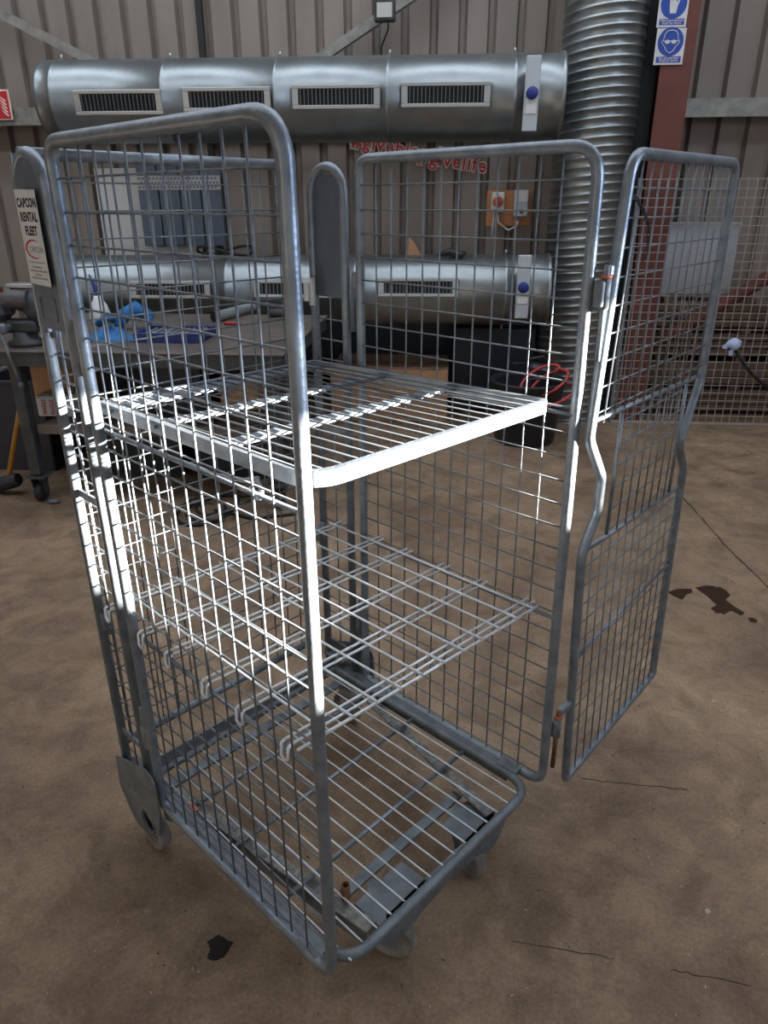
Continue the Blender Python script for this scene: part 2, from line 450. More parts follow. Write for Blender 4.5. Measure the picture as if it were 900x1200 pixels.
# A-shaped angle irons under the deck
for a, b in (((.058, .70), (.142, .03)), ((.722, .70), (.585, .03))):
    w = MB(); s = 1 if a[0] < .3 else -1
    w.bar((a[0], a[1], .193), (b[0], b[1], .193), .034, .005, 'worn')
    w.bar((a[0] - s * .016, a[1], .172), (b[0] - s * .016, b[1], .172), .005, .042, 'iron_dark' if False else 'galv_dark')
    w.build('angle_iron', base)
w = MB(); w.bar((.17, .15, .168), (.60, .15, .168), .028, .008, 'galv_dark'); w.build('flat_cross_bar', base)
w = MB()  # front carrier plate and skirt over the castors
w.box((.245, .058, .176), (.16, .10, .005), 'galv_dark'); w.box((.535, .058, .176), (.11, .10, .005), 'galv_dark'); w.box((.39, .022, .176), (.40, .024, .005), 'galv_dark')
w.prism([(-.25, 0), (.24, 0), (.235, -.05), (.20, -.095), (.165, -.10), (.13, -.075), (.02, -.060), (-.10, -.072), (-.14, -.092), (-.205, -.080), (-.24, -.035)], -.003, .003, 'galv_dark', ((.385, .010, .200), (1, 0, 0), (0, 0, 1), (0, 1, 0)))
w.box((.385, .0, .196), (.49, .018, .006), 'galv_dark')
w.build('carrier_plate', base)
w = MB()
prof = [(.0105, 0), (.0105, .042), (.008, .042), (.008, .004)]
w.lathe(prof, 'rust', (.147, .118, .205), 14); sc = w.build('socket_pin', base); sc['label'] = 'short rusty upright tube stub'
w = MB(); w.box((.045, .585, .2235), (.012, .03, .002), 'orange'); om = w.build('paint_mark', base); om['label'] = 'orange paint mark'

def bracket(x0, out):
    w = MB()
    outer = [(.864, .263), (.873, .155), (.839, .102), (.799, .057), (.752, .066), (.70, .082), (.667, .112), (.643, .202), (.641, .262), (.650, .314), (.685, .328), (.768, .300)]
    fr = ((x0, 0, 0), (0, 1, 0), (0, 0, 1), (out, 0, 0))
    # plate ring (outer matched to hole)
    N = 24
    def sample(poly, n):
        P = [V((p[0], p[1], 0)) for p in poly]; L = [0]
        for i in range(len(P)): L.append(L[-1] + (P[(i + 1) % len(P)] - P[i]).length)
        out_ = []
        for k in range(n):
            t = L[-1] * k / n
            for i in range(len(P)):
                if L[i + 1] >= t:
                    u = (t - L[i]) / (L[i + 1] - L[i]); q = P[i] * (1 - u) + P[(i + 1) % len(P)] * u; out_.append((q.x, q.y)); break
        return out_
    so = sample(outer, 48); sh = []
    for (a, b) in so:
        d = math.atan2(b - .128, a - .722); sh.append((.722 + .030 * math.cos(d), .128 + .036 * math.sin(d)))
    for i in range(48):
        j = (i + 1) % 48
        w.prism([so[i], so[j], sh[j], sh[i]], 0, .004, 'galv_dark', fr)
    w.tube([V((x0 + out * .004, y, z)) for y, z in [(.790 + .016 * math.cos(a), .205 + .014 * math.sin(a)) for a in [2 * PI * i / 10 for i in range(10)]]], .003, 'galv_dark', 6, True)
    w.box((x0 - out * .02, .80, .24), (.04, .10, .004), 'galv_dark')
    w.prism([(.60, .215), (.66, .215), (.66, .16), (.615, .185)], -.002, .002, 'galv_dark', ((x0 - out * .018, 0, 0), (0, 1, 0), (0, 0, 1), (out, 0, 0)))
    w.rod((x0 - out * .05, .748, .062), (x0 - out * .0, .748, .062), .007, 'galv_dark', 10)
    w.tube([V((x0 + out * .004, y, z)) for y, z in [(.722 + .033 * math.cos(a), .128 + .040 * math.sin(a)) for a in [2 * PI * i / 16 for i in range(16)]]], .004, 'galv_dark', 6, True)
    o = w.build('castor_bracket', cage)
for x0, out in ((-.018, -1), (W + .018, 1)): bracket(x0, out)
def wheel(name, x, y, r, wd, parent, ang=0):
    w = MB(); h = wd / 2
    prof = [(.006, -h), (r * .45, -h), (r * .5, -h * .6), (r * .78, -h * .6), (r * .82, -h), (r * .95, -h), (r, -h * .6), (r, h * .6), (r * .95, h), (r * .82, h), (r * .78, h * .6), (r * .5, h * .6), (r * .45, h), (.006, h)]
    w.lathe(prof, 'tyre', (0, 0, 0), 28, 'x')
    return w.build(name, parent, (x, y, r), (0, 0, ang))
wheel('castor_wheel', .006, .748, .058, .032, cage)
wheel('castor_wheel', W - .006, .748, .058, .032, cage)
def castor(x, y, ang):
    w = MB(); c, s = math.cos(ang), math.sin(ang)
    def T(a, b, z): return V((x + a * c - b * s, y + a * s + b * c, z))
    R = Matrix.Rotation(ang, 3, 'Z')
    w.lathe([(.0, .165), (.032, .165), (.034, .155), (.026, .146), (.0, .146)], 'galv_dark', (x, y, 0), 18)
    w.box((x, y, .170), (.08, .08, .005), 'galv_dark', R, .001)
    for sd in (-1, 1):
        o = T(sd * .023, 0, 0)
        w.prism([(-.04, .147), (.034, .147), (.03, .10), (.045, .05), (.03, .042), (.0, .05), (-.035, .09)], -.002, .002, 'galv_dark', (o, T(0, 1, 0) - T(0, 0, 0), (0, 0, 1), T(1, 0, 0) - T(0, 0, 0)))
    w.box(T(0, 0, .146), (.05, .075, .004), 'galv_dark', R)
    p = T(0, .028, .0)
    w.rod(T(-.03, .028, .058), T(.03, .028, .058), .006, 'galv_dark', 8)
    f = w.build('castor', cage)
    wheel('castor_wheel', p.x, p.y, .058, .034, f, ang)
castor(.222, .078, math.radians(205))
castor(.555, .085, math.radians(160))

# ---- hinged top shelf
mb = MB()
zs = 1.266
SX0, SX1, SY0, SY1 = .050, .698, .052, .812
mb2 = round_path([(SX0, SY0, zs), (SX1, SY0 - .012, zs), (SX1 + .012, SY1, zs - .024), (SX0 + .028, SY1, zs - .024)], [.06, .02, .01, .01], 8, True)
# rectangular section swept round the rim
def rect_sweep(mb, pts, w, h, mt, sm=False):
    pts = [V(p) for p in pts]; N = len(pts); k = len(mb.v)
    for i in range(N):
        t = ((pts[(i + 1) % N] - pts[i]).normalized() + (pts[i] - pts[i - 1]).normalized()).normalized()
        o = V((t.y, -t.x, 0)).normalized()
        for a, b in ((-w / 2, -h / 2), (w / 2, -h / 2), (w / 2, h / 2), (-w / 2, h / 2)):
            mb.v.append(tuple(pts[i] + o * a + V((0, 0, b))))
    for i in range(N):
        i2 = (i + 1) % N
        for j in range(4): mb.face([k + i * 4 + j, k + i * 4 + (j + 1) % 4, k + i2 * 4 + (j + 1) % 4, k + i2 * 4 + j], mt, sm)
rect_sweep(mb, mb2, .014, .027, 'galv')
sh = mb.build('hinged_shelf', cage)
def shz(y): return zs - .024 * (y - SY0) / (SY1 - SY0)
w = MB()
x = SX0 + .032
while x < SX1 - .01:
    w.rod((x, SY0 - .002, shz(SY0) + .0115), (x + .010, SY1, shz(SY1) + .0115), .0020, 'shelf_wire'); x += .0365
w.build('shelf_mesh', sh)
for (ya, yb, wd) in ((.325, .300, .030), (.555, .530, .028), (.765, .780, .050)):
    w = MB(); w.bar((SX0 + .004, ya, shz(ya) + .004), (SX1 + .004, yb, shz(yb) + .004), wd, .008, 'galv'); w.build('flat_cross_bar', sh)
w = MB()   # curled support rod hanging under the left edge
w.tube(round_path([(.030, .66, 1.215), (.030, .30, 1.222), (.034, .215, 1.232), (.036, .175, 1.245)], .03, 5), .0045, 'galv', 8)
w.tube([(.034, .18 + .014 * math.cos(a), 1.226 + .017 * math.sin(a)) for a in [math.radians(70 + 290 * i / 14) for i in range(15)]], .004, 'galv', 7)
w.build('support_rod', sh)

# ---- front gate, hinged on the right panel and swung wide open
gv = V((.9984, .0563, 0)); gb = V((W + .035, -.03, 0)); gn = V((gv.y, -gv.x, 0))
def G(u, z, n=0): return gb + gv * u + gn * n + V((0, 0, z))
Lp = [(.088, .150), (.018, .875), (.020, .905), (.076, .985), (.076, 1.075), (-.019, 1.190), (.030, 1.752)]
Rp = [(.672, 1.757), (.690, 1.205), (.603, 1.040), (.603, 1.015), (.672, .935), (.678, .880), (.729, .158)]
gp = [G(*q) for q in Lp] + [G(*q) for q in Rp]
grad = [.008, .03, .03, .04, .04, .05, .055, .04, .06, .008, .012, .02, .03, .012]
mb = MB()
mb.tube(round_path(gp, grad, 6, True), .0118, 'galv', 12, True)
mb.rod(G(-.012, 1.228), G(.690, 1.213), .006, 'galv', 8)
mb.rod(G(.022, .900), G(.676, .878), .006, 'galv', 8)
mb.rod(G(.148, 1.222), G(.150, .900), .005, 'galv', 8)
mb.rod(G(.575, 1.213), G(.575, .884), .005, 'galv', 8)
mb.rod(G(.060, .585), G(.700, .603), .005, 'galv', 8)
gate = mb.build('front_gate', cage)
w = MB(); r = .0021
def mesh_section(z0, z1, Lf, Rf, nv, zs_):
    for i in range(1, nv + 1):
        t = i / (nv + 1)
        w.rod(G(Lf(z0) + (Rf(z0) - Lf(z0)) * t, z0, .004), G(Lf(z1) + (Rf(z1) - Lf(z1)) * t, z1, .004), r, 'wire_dull')
    for z in zs_: w.rod(G(Lf(z), z, -.001), G(Rf(z), z, -.001), r, 'wire_dull')
li = lambda a, b: (lambda z: a[0] + (b[0] - a[0]) * (z - a[1]) / (b[1] - a[1]))
mesh_section(1.215, 1.75, li((-.019, 1.19), (.030, 1.752)), li((.69, 1.205), (.672, 1.757)), 12, [1.692 - .0563 * k for k in range(9)])
mesh_section(.89, 1.218, lambda z: .149, lambda z: .575, 7, [1.192 - .0563 * k for k in range(6)])
mesh_section(.155, .888, li((.088, .15), (.018, .875)), li((.729, .158), (.678, .88)), 12, [.850 - .0563 * k for k in range(12)])
w.build('wire_mesh', gate)
for z, dx in ((1.495, .0), (.393, .038)):
    w = MB(); hx = W + .018 + dx * .35
    p = V((hx, -.028, z))
    w.tube([p + V((0, 0, -.03)), p + V((0, 0, .03))], .0105, 'galv_dark', 14)
    w.tube([p + V((0, 0, -.135)), p + V((0, 0, .055))], .0062, 'rust' if z < 1 else 'galv', 10)
    w.tube([p + V((0, 0, .030)), p + V((0, 0, .036))], .0108, 'orange', 14)
    w.box(p + V((-.012, .006, 0)), (.014, .02, .05), 'galv_dark', bev=.002)
    ue = -.005 if z > 1 else .060
    w.bar(p + V((0, 0, .045)), G(ue, z + .045), .016, .02, 'galv', bev=.002)
    w.build('gate_hinge', gate)
w = MB()
cp = [G(.03, 1.668), G(.055, 1.675, .006), G(.07, 1.66, .01), G(.10, 1.645, .01), G(.125, 1.62, .012), G(.135, 1.585, .012), G(.12, 1.55, .012)]
for i in range(len(cp) - 1):
    a, b = cp[i], cp[i + 1]
    for k in range(3):
        c0 = a.lerp(b, (k + .5) / 3); d = (b - a).normalized(); side = gn if k % 2 else d.cross(gn)
        w.tube([c0 + d * .0075 * math.cos(t) + side * .0035 * math.sin(t) for t in [2 * PI * q / 10 for q in range(10)]], .0012, 'cable', 5, True)
ch = w.build('chain', gate); ch['label'] = 'short dark chain tangled in the mesh'

# ---- loose lower wire shelf resting on the side rails
ws = empty('wire_shelf', CO, TH)
tag(ws, 'loose bright zinc wire shelf hooked across the middle of the cage', 'shelf')
zl = .757
ys = [(.102, .064), (.243, .207), (.365, .335), (.510, .470), (.628, .583), (.790, .745)]
fr_ = MB()
for i, (ya, yb) in enumerate(ys):
    def L(x, dy): return V((x, ya + dy + (yb - ya) * x / W, zl))
    for dy in (-.010, .010):
        fr_.rod(L(.002, dy), L(W - .004, dy), .0031, 'wire', 8)
    # hairpin hook over the left rail
    fr_.tube([L(.004, -.010), L(-.003, -.010) + V((0, 0, -.004)), L(-.005, -.010) + V((0, 0, -.03)), L(-.005, 0) + V((0, 0, -.038)), L(-.005, .010) + V((0, 0, -.03)), L(-.003, .010) + V((0, 0, -.004)), L(.004, .010)], .0031, 'wire', 8)
    if i == 0: fr_.rod(L(.002, -.030), L(W - .02, -.030), .0035, 'wire', 8)
fr_.build('hairpin_rods', ws)
w = MB()
for k in range(12):
    x = .708 - .0642 * k
    if x < .01: break
    def yy(i, x): return ys[i][0] + (ys[i][1] - ys[i][0]) * x / W
    w.rod((x, yy(0, x) - .034, zl + .0055), (x - .0, yy(5, x) + .02, zl + .0055), .0029, 'wire', 8)
w.build('long_wires', ws)

# ================================================================== ROOM
YW = 6.6
fl = MB(); fl.box((0, 1, -.05), (16, 13, .1), 'floor'); struct(fl, 'floor')
# rear wall: trapezoidal metal cladding, one sheet with real profile
w = MB(); pitch = .225; x = -6.0; prof = []
while x < 6.6:
    prof += [(x, 0), (x + .155, 0), (x + .172, .055), (x + .205, .055)]
    x += .225
k = len(w.v)
for (x, dpt) in prof:
    for z in (0, 5.2): w.v.append((x, YW + dpt, z))
for i in range(len(prof) - 1): w.face([k + 2 * i, k + 2 * i + 2, k + 2 * i + 3, k + 2 * i + 1], 'clad')
w.box((.3, YW + .08, 2.6), (12.8, .03, 5.2), 'dark_trim')
struct(w, 'wall_back')
# plain dark band along the wall foot
w = MB(); w.box((-1.2, YW - .02, .41), (5.0, .03, .82), 'black'); struct(w, 'dark_band_back')
w = MB()   # purlin
zp = at(850, 130, YW - .1).z
w.box((.1, YW - .10, zp - .03), (12.2, .20, .006), 'purlin'); w.box((.1, YW - .199, zp + .02), (12.2, .006, .11), 'purlin')
w.box((.1, YW - .10, zp + .075), (12.2, .20, .006), 'purlin'); w.box((.1, YW - .206, zp - .036), (12.2, .02, .03), 'purlin')
struct(w, 'trim_1')
w = MB()
xs_ = at(237, 60, YW - .03).x
w.box((xs_, YW - .02, 2.6), (.05, .04, 5.2), 'dark_trim'); struct(w, 'trim_2')
# side and opposite walls, roof with translucent rooflights
w = MB(); w.box((-6.05, 1, 2.6), (.1, 13, 5.2), 'clad'); struct(w, 'wall_left')
w = MB()
WX = 4.0; oy0, oy1, oz0, oz1 = -.10, 1.262, 1.605, 2.09; oz2 = 3.6
w.box((WX + .05, (oy0 - 5.5) / 2, 2.6), (.1, oy0 + 5.5, 5.2), 'clad')
w.box((WX + .05, (oy1 + 7.5) / 2, 2.6), (.1, 7.5 - oy1, 5.2), 'clad')
w.box((WX + .05, (oy0 + oy1) / 2, oz0 / 2), (.1, oy1 - oy0, oz0), 'clad')
w.box((WX + .05, (oy0 + oy1) / 2, (oz2 + 5.2) / 2), (.1, oy1 - oy0, 5.2 - oz2), 'clad')
struct(w, 'wall_right')
WZ = [oz1, 2.22, 2.36, 2.52]
for i in range(3):
    w = MB(); w.box((WX + .05, (oy0 + oy1) / 2, (WZ[i] + WZ[i + 1]) / 2), (.004, oy1 - oy0, WZ[i + 1] - WZ[i]), 'pane%d' % i); struct(w, 'daylight_panel_%d' % (i + 4))  # filter strips added in the opening to grade the beam's upper edge
w = MB(); w.box((WX + .05, (oy0 + oy1) / 2, (2.52 + oz2) / 2), (.03, oy1 - oy0, oz2 - 2.52), 'side_glow'); struct(w, 'daylight_panel_1')  # emissive panel added above the opening for side light
w = MB()
rl = [(2.6, 1.1), (4.9, .9)]
edges = [-5.5] + [e for c, wd in rl for e in (c - wd / 2, c + wd / 2)] + [7.5]
for i in range(0, len(edges), 2): w.box((-1, (edges[i] + edges[i + 1]) / 2, 5.25), (10.2, edges[i + 1] - edges[i], .08), 'roof')
struct(w, 'ceiling')
for i, (c, wd) in enumerate(rl):
    w = MB(); w.box((-1, c, 5.25), (10, wd, .04), 'rooflight'); struct(w, 'daylight_panel_%d' % (i + 2))

# ---- bracing against the wall
def wallbar(name, a, b, y, r, m, label, cat):
    w = MB(); pa, pb = at(a[0], a[1], y), at(b[0], b[1], y)
    w.bar(pa, pb, .012, .07, m, up=(0, 0, 1)); w.bar(pa + V((0, .03, -.035)), pb + V((0, .03, -.035)), .06, .008, m, up=(0, 0, 1))
    for q in (pa, pb): w.box(q + V((0, (YW - y) / 2 - .004, 0)), (.08, YW - y - .008, .012), m); o = recenter(w.build(name)); tag(o, label, cat); return o
wallbar('wind_brace', (-30, 0), (158, 98), YW - .14, .03, 'purlin', 'galvanised diagonal brace across the cladding above the left duct end', 'brace')
wallbar('wind_brace', (330, 98), (545, -48), YW - .14, .03, 'purlin', 'galvanised diagonal brace behind the small floodlight', 'brace')

# ---- red oxide column (I section)
cb = at(738, 400, 5.9)
w = MB(); xc = at(735, 497, 5.9).x
w.box((xc, 5.905, 2.6), (.215, .014, 5.2), 'redsteel'); w.box((xc, 6.245, 2.6), (.215, .014, 5.2), 'redsteel'); w.box((xc, 6.075, 2.6), (.012, .33, 5.2), 'dark_trim')  # web coloured dark for the shade between the flanges
w.box((xc - .160, 6.02, 2.6), (.10, .06, 5.2), 'black')  # black strip put in for the web's shade beside the duct
struct(w, 'trim_3')

# ---- vertical spiral duct
def ring_duct(x, y, r, z0, z1, pitch=.061):
    mb = MB(); n = 40; k = len(mb.v); rows = []
    z = z0 - .1
    while z < z1: rows += [(z, r), (z + pitch * .62, r - .001), (z + pitch * .72, r + .007), (z + pitch * .84, r + .007), (z + pitch * .94, r)]; z += pitch
    for (zz, r_) in rows:
        for j in range(n):
            a = 2 * PI * j / n; mb.v.append((r_ * math.cos(a), r_ * math.sin(a), max(z0, zz + .028 * math.sin(a + 2.2))))
    for i in range(len(rows) - 1):
        for j in range(n):
            j2 = (j + 1) % n; mb.face([k + i * n + j, k + i * n + j2, k + (i + 1) * n + j2, k + (i + 1) * n + j], 'duct', True)
    return mb.build('spiral_duct', None, (x, y, 0))
pA, pB = at(648, 200, 6.05), at(742, 200, 6.05)
vx, vr = (pA.x + pB.x) / 2 - .01, (pB.x - pA.x) / 2 * .97
vd = ring_duct(vx, 6.08, vr, 0.0, 5.15)
tag(vd, 'fat ribbed spiral ventilation duct rising in front of the red column', 'duct')

# ---- horizontal extraction ducts
def hduct(pl, pr, y, r, vents, damper, label, open_left=True, joints=()):
    a, b = at(pl[0], pl[1], y), at(pr[0], pr[1], y)
    d = (b - a); Lh = d.length; tilt = math.atan2(d.z, d.x)
    root = empty('extraction_duct', a); root.rotation_euler = (0, -tilt, 0)
    tag(root, label, 'duct', )
    mb = MB()
    n = 44
    prof = [(r * .9, .0), (r, 0), (r, .02)]
    xs = .0
    tt = 0.02
    jl = sorted(joints)
    for j in jl:
        X = (at(j, (pl[1] + pr[1]) / 2, y).x - a.x) / math.cos(tilt)
        prof += [(r, X - .012), (r + .008, X - .008), (r + .008, X + .008), (r, X + .012)]
    prof += [(r, Lh - .03), (r + .012, Lh - .025), (r + .012, Lh), (r * .9, Lh)]
    mb.lathe(prof, 'duct', (0, 0, 0), n, 'x')
    mb.lathe([(r * .9, .0), (r * .9, .05), (0.001, .05)], 'vane', (0, 0, 0), n, 'x')
    mb.lathe([(r * .9, Lh), (0.001, Lh)], 'duct', (0, 0, 0), n, 'x')
    for j in jl:
        X = (at(j, (pl[1] + pr[1]) / 2, y).x - a.x) / math.cos(tilt)
        for q in (1, -1): mb.tube([(X, 0, q * (r + .004)), (X, 0, q * (r + .035))], .008, 'duct_frame', 8)
    mb.build('duct_tube', root)
    for (x0, x1, y0, y1) in vents:
        p0 = at(x0, (y0 + y1) / 2, y - r); p1 = at(x1, (y0 + y1) / 2, y - r)
        X0, X1 = (p0.x - a.x), (p1.x - a.x); zt_, zb_ = at(x0, y0, y - r).z, at(x0, y1, y - r).z
        zc = (at((x0 + x1) / 2, (y0 + y1) / 2, y - r).z - a.z - math.tan(tilt) * (X0 + X1) / 2); hh = (zt_ - zb_)
        yc = -math.sqrt(max(r * r - zc * zc, .01)) - .006
        ang = math.asin(max(-1, min(1, zc / r)))
        R = Matrix.Rotation(-ang, 3, 'X')
        c = V(((X0 + X1) / 2, -(r + .004) * math.cos(ang), (r + .004) * math.sin(ang)))
        wd = X1 - X0
        v = MB()
        for sz in (-1, 1): v.box(c + R @ V((0, -.004, sz * (hh / 2 + .012))), (wd + .09, .014, .024), 'duct_frame', R, .003)
        for sx in (-1, 1): v.box(c + R @ V((sx * (wd / 2 + .022), -.004, 0)), (.045, .014, hh), 'duct_frame', R, .003)
        vf = v.build('vent_frame', root)
        v = MB(); v.box(c + R @ V((0, .0, 0)), (wd, .006, hh), 'black', R)
        nb = 19
        for i in range(nb):
            v.box(c + R @ V((-wd / 2 + wd * (i + .5) / nb, -.006, 0)), (.005, .010, hh), 'vane', R)
        v.build('vent_vanes', vf)
    if damper:
        dx, y0, y1, yk = damper
        p = at(dx, (y0 + y1) / 2, y - r - .03); X = p.x - a.x; za, zb2 = at(dx, y0, y - r - .03).z - a.z - math.tan(tilt) * X, at(dx, y1, y - r - .03).z - a.z - math.tan(tilt) * X
        v = MB(); v.box((X, -(r + .03), (za + zb2) / 2), (.095, .03, za - zb2), 'damper', None, .004)
        v.box((X, -(r + .049), (za + zb2) / 2 - .07), (.07, .008, .09), 'white_plastic', None, .002)
        for sgn in (-1, 1): v.box((X - .02, -(r + .005), (za + zb2) / 2 + sgn * (r * .55)), (.03, .06, .03), 'duct_frame')
        dp = v.build('damper_plate', root)
        v = MB(); zk = at(dx, yk, y - r - .06).z - a.z - math.tan(tilt) * X
        v.lathe([(0.001, -.035), (.03, -.035), (.038, -.028), (.038, 0), (.03, 0)], 'blue_plastic', (X, -(r + .05), zk), 18, 'y'); kb = v.build('damper_knob', dp); kb['label'] = 'round blue knob'
    return root
hduct((62, 121), (657, 115), 5.72, .265, [(95, 183, 110, 130), (222, 310, 107, 126), (350, 438, 104, 123), (478, 567, 101, 121)], (623, 65, 154, 109),
      'upper galvanised extraction duct with four black vents', joints=(80, 205, 331, 457, 600))
hduct((72, 338), (641, 340), 5.72, .255, [(160, 240, 333, 346), (305, 392, 332, 345), (450, 530, 330, 344)], (613, 299, 373, 337),
      'lower galvanised extraction duct, behind the workbench and cage', joints=(90, 275, 420, 590))

# ---- floodlight
w = MB(); p = at(451, 13, YW - .25)
fd = empty('floodlight', p); tag(fd, 'small black floodlight clamped to the diagonal brace', 'lamp')
w.box((0, 0, 0), (.16, .06, .14), 'iron_dark', None, .01); w.box((0, .06, -.02), (.05, .08, .04), 'iron_dark'); w.build('housing', fd)
w = MB(); w.box((0, -.034, .0), (.115, .01, .095), 'lens', None, .003); w.build('glass', fd)
w = MB(); q = at(455, 25, YW - .06) - p; e = at(448, 84, YW - .06) - p
w.tube([V((0.02, .05, -.06)), q + V((0, .0, -.05)), (q + e) / 2 + V((-.03, 0, 0)), e], .006, 'cable', 6); w.build('cable', fd)

# ---- isolator board
p = at(596, 244, YW - .02); s1 = (at(622, 244, YW - .02).x - at(570, 244, YW - .02).x); h1 = at(596, 223, YW - .02).z - at(596, 265, YW - .02).z
ib = empty('switch_board', p); tag(ib, 'orange plywood board carrying two electrical boxes on the wall', 'switch board')
w = MB(); w.box((0, 0, 0), (s1, .02, h1), 'ply', None, .002); w.build('backboard', ib)
w = MB(); w.box((-s1 * .26, -.045, h1 * .16), (s1 * .29, .07, h1 * .56), 'white_plastic', None, .01); sw = w.build('isolator_switch', ib)
w = MB(); w.lathe([(0.001, -.03), (.035, -.03), (.042, -.02), (.042, 0)], 'orange', (-s1 * .26, -.08, h1 * .18), 18, 'y'); w.box((-s1 * .26, -.112, h1 * .18), (.016, .012, .07), 'red'); kn = w.build('rotary_knob', sw); kn['label'] = 'orange red rotary knob'
w = MB(); w.box((s1 * .26, -.04, h1 * .13), (s1 * .32, .06, h1 * .75), 'damper', None, .008); w.box((s1 * .26, -.072, h1 * .32), (s1 * .27, .006, h1 * .3), 'white_plastic', None, .002); w.box((s1 * .28, -.073, h1 * -.08), (.03, .006, .03), 'black'); w.build('socket_box', ib)
w = MB()
z0_ = -h1 * .12
w.tube([(-s1 * .24, -.04, z0_), (-s1 * .22, -.05, -h1 * .4), (0, -.05, -h1 * .62), (s1 * .2, -.05, -h1 * .5), (s1 * .26, -.04, -h1 * .24)], .008, 'white_plastic', 8)
w.tube([(-s1 * .33, -.04, z0_), (-s1 * .35, -.04, -h1 * .8)], .008, 'white_plastic', 8)
w.build('white_cable', ib)

# ---- cut-out wall lettering
def lettering(txt, px, py, px2, py2, size, label):
    y = YW - .03; a, b = at(px, py, y), at(px2, py2, y); d = (b - a).normalized(); up = V((-d.z, 0, d.x))
    w = MB()
    w.text(txt, size, 'cream', (a + V((0, .004, 0)), d, up, (0, -1, 0)), .002, 'LEFT', .97, .011)
    w.text(txt, size, 'redlet', (a + V((0, -.006, 0)), d, up, (0, -1, 0)), .003, 'LEFT', .97, .002)
    o = recenter(w.build('wall_lettering')); tag(o, label, 'lettering')
lettering('#giveblood', 411, 171, 471, 182, .155, 'dark red cut-out hashtag lettering on the wall, upper line, partly behind the cage rail')
lettering('#givelife', 489, 190, 560, 201, .155, 'dark red cut-out hashtag lettering on the wall, lower line')

# ---- fire sign
y = YW - .23; a, b = at(-16, 141, y), at(16, 141, y); sw_, sh_ = b.x - a.x, at(10, 105, y).z - at(10, 141, y).z
c = (a + b) / 2 + V((0, 0, sh_ / 2))
w = MB(); w.box(c, (sw_, .012, sh_), 'cream', None, .004); w.box(c + V((0, -.007, 0)), (sw_ * .9, .004, sh_ * .9), 'red')
fr = (c + V((0, -.0095, 0)), (1, 0, 0), (0, 0, 1), (0, -1, 0))
for i in range(5):
    ox, oz = sw_ * (.10 + .008 * i), sh_ * (.22 - .12 * i)
    pts = [(ox + sw_ * (.03 + .24 * t), oz + sh_ * (.10 - .18 * t)) for t in (0, .35, .7, 1)]
    pts2 = [(p_[0] - sw_ * .01 * k, p_[1] - sh_ * wv) for k, (p_, wv) in enumerate(zip(pts, (.0, .045, .055, .045)))][::-1]
    w.prism(pts + pts2, 0, .002, 'cream', fr)
w.prism([(-sw_ * .3, -sh_ * .3), (-sw_ * .02, -sh_ * .3), (-sw_ * .05, sh_ * .3), (-sw_ * .27, sh_ * .3)], 0, .002, 'cream', fr)
tag(recenter(w.build('fire_sign')), 'red sign with cream flame pictogram at the left edge', 'sign')

# ---- mandatory PPE signs on the column
def ppe(px, py0, py1, kind, label):
    y = 5.888; za, zb = at(px, py0, y).z, at(px, py1, y).z; xc_ = at(px, (py0 + py1) / 2, y).x; wd = .195; h = za - zb
    c = V((xc_, y, (za + zb) / 2)); w = MB()
    w.box(c, (wd, .004, h), 'paper', None, .001)
    fr = (c + V((0, -.0022, 0)), (1, 0, 0), (0, 0, 1), (0, -1, 0))
    R_ = wd * .44; oz = h * .13
    w.prism([(R_ * math.cos(t), oz + R_ * math.sin(t)) for t in [2 * PI * i / 28 for i in range(28)]], 0, .001, 'bluesign', fr)
    w.prism([(-wd * .42, -h * .44), (wd * .42, -h * .44), (wd * .42, -h * .27), (-wd * .42, -h * .27)], 0, .001, 'bluesign', fr)
    f3 = lambda z: (c + V((0, -.0034, z)), (1, 0, 0), (0, 0, 1), (0, -1, 0))
    t1, t2 = ('Eye protection', 'must be worn') if kind == 'eye' else ('Hand protection', 'must be worn')
    w.text(t1, wd * .115, 'cream', f3(-h * .345), .0003, 'CENTER'); w.text(t2, wd * .115, 'cream', f3(-h * .415), .0003, 'CENTER')
    if kind == 'eye':
        head = [(.0, .30), (.12, .28), (.19, .2), (.22, .05), (.26, .0), (.22, -.07), (.17, -.12), (.1, -.24), (0, -.3), (-.1, -.24), (-.17, -.12), (-.22, -.07), (-.26, 0), (-.22, .05), (-.19, .2), (-.12, .28)]
        P3 = [c + V((hx * wd * 1.15, -.004, oz + hz * wd * 1.15)) for hx, hz in head]
        w.tube(P3, .0028, 'paper', 6, True)
        for s in (-1, 1): w.prism([(s * wd * .11 + wd * .085 * math.cos(t), oz + wd * .06 * math.sin(t)) for t in [2 * PI * i / 12 for i in range(12)]], .001, .003, 'paper', fr)
        w.prism([(-wd * .24, oz + wd * .005), (wd * .24, oz + wd * .005), (wd * .24, oz + wd * .035), (-wd * .24, oz + wd * .035)], .001, .002, 'paper', fr)
    else:
        glove = [(-.1, -.28), (.1, -.28), (.14, -.05), (.2, .1), (.16, .14), (.09, .02), (.08, .28), (.03, .28), (.02, .05), (-.01, .3), (-.06, .3), (-.06, .04), (-.1, .24), (-.15, .22), (-.13, -.1)]
        w.prism([(gx * wd, oz + gz * wd) for gx, gz in glove], .001, .002, 'paper', fr)
    tag(recenter(w.build('safety_sign')), label, 'sign')
ppe(785, 33, 76, 'eye', 'white and blue goggles sign on the red column, lower of two')
ppe(789, -12, 32, 'hand', 'white and blue sign cut by the top edge, upper of two on the column')

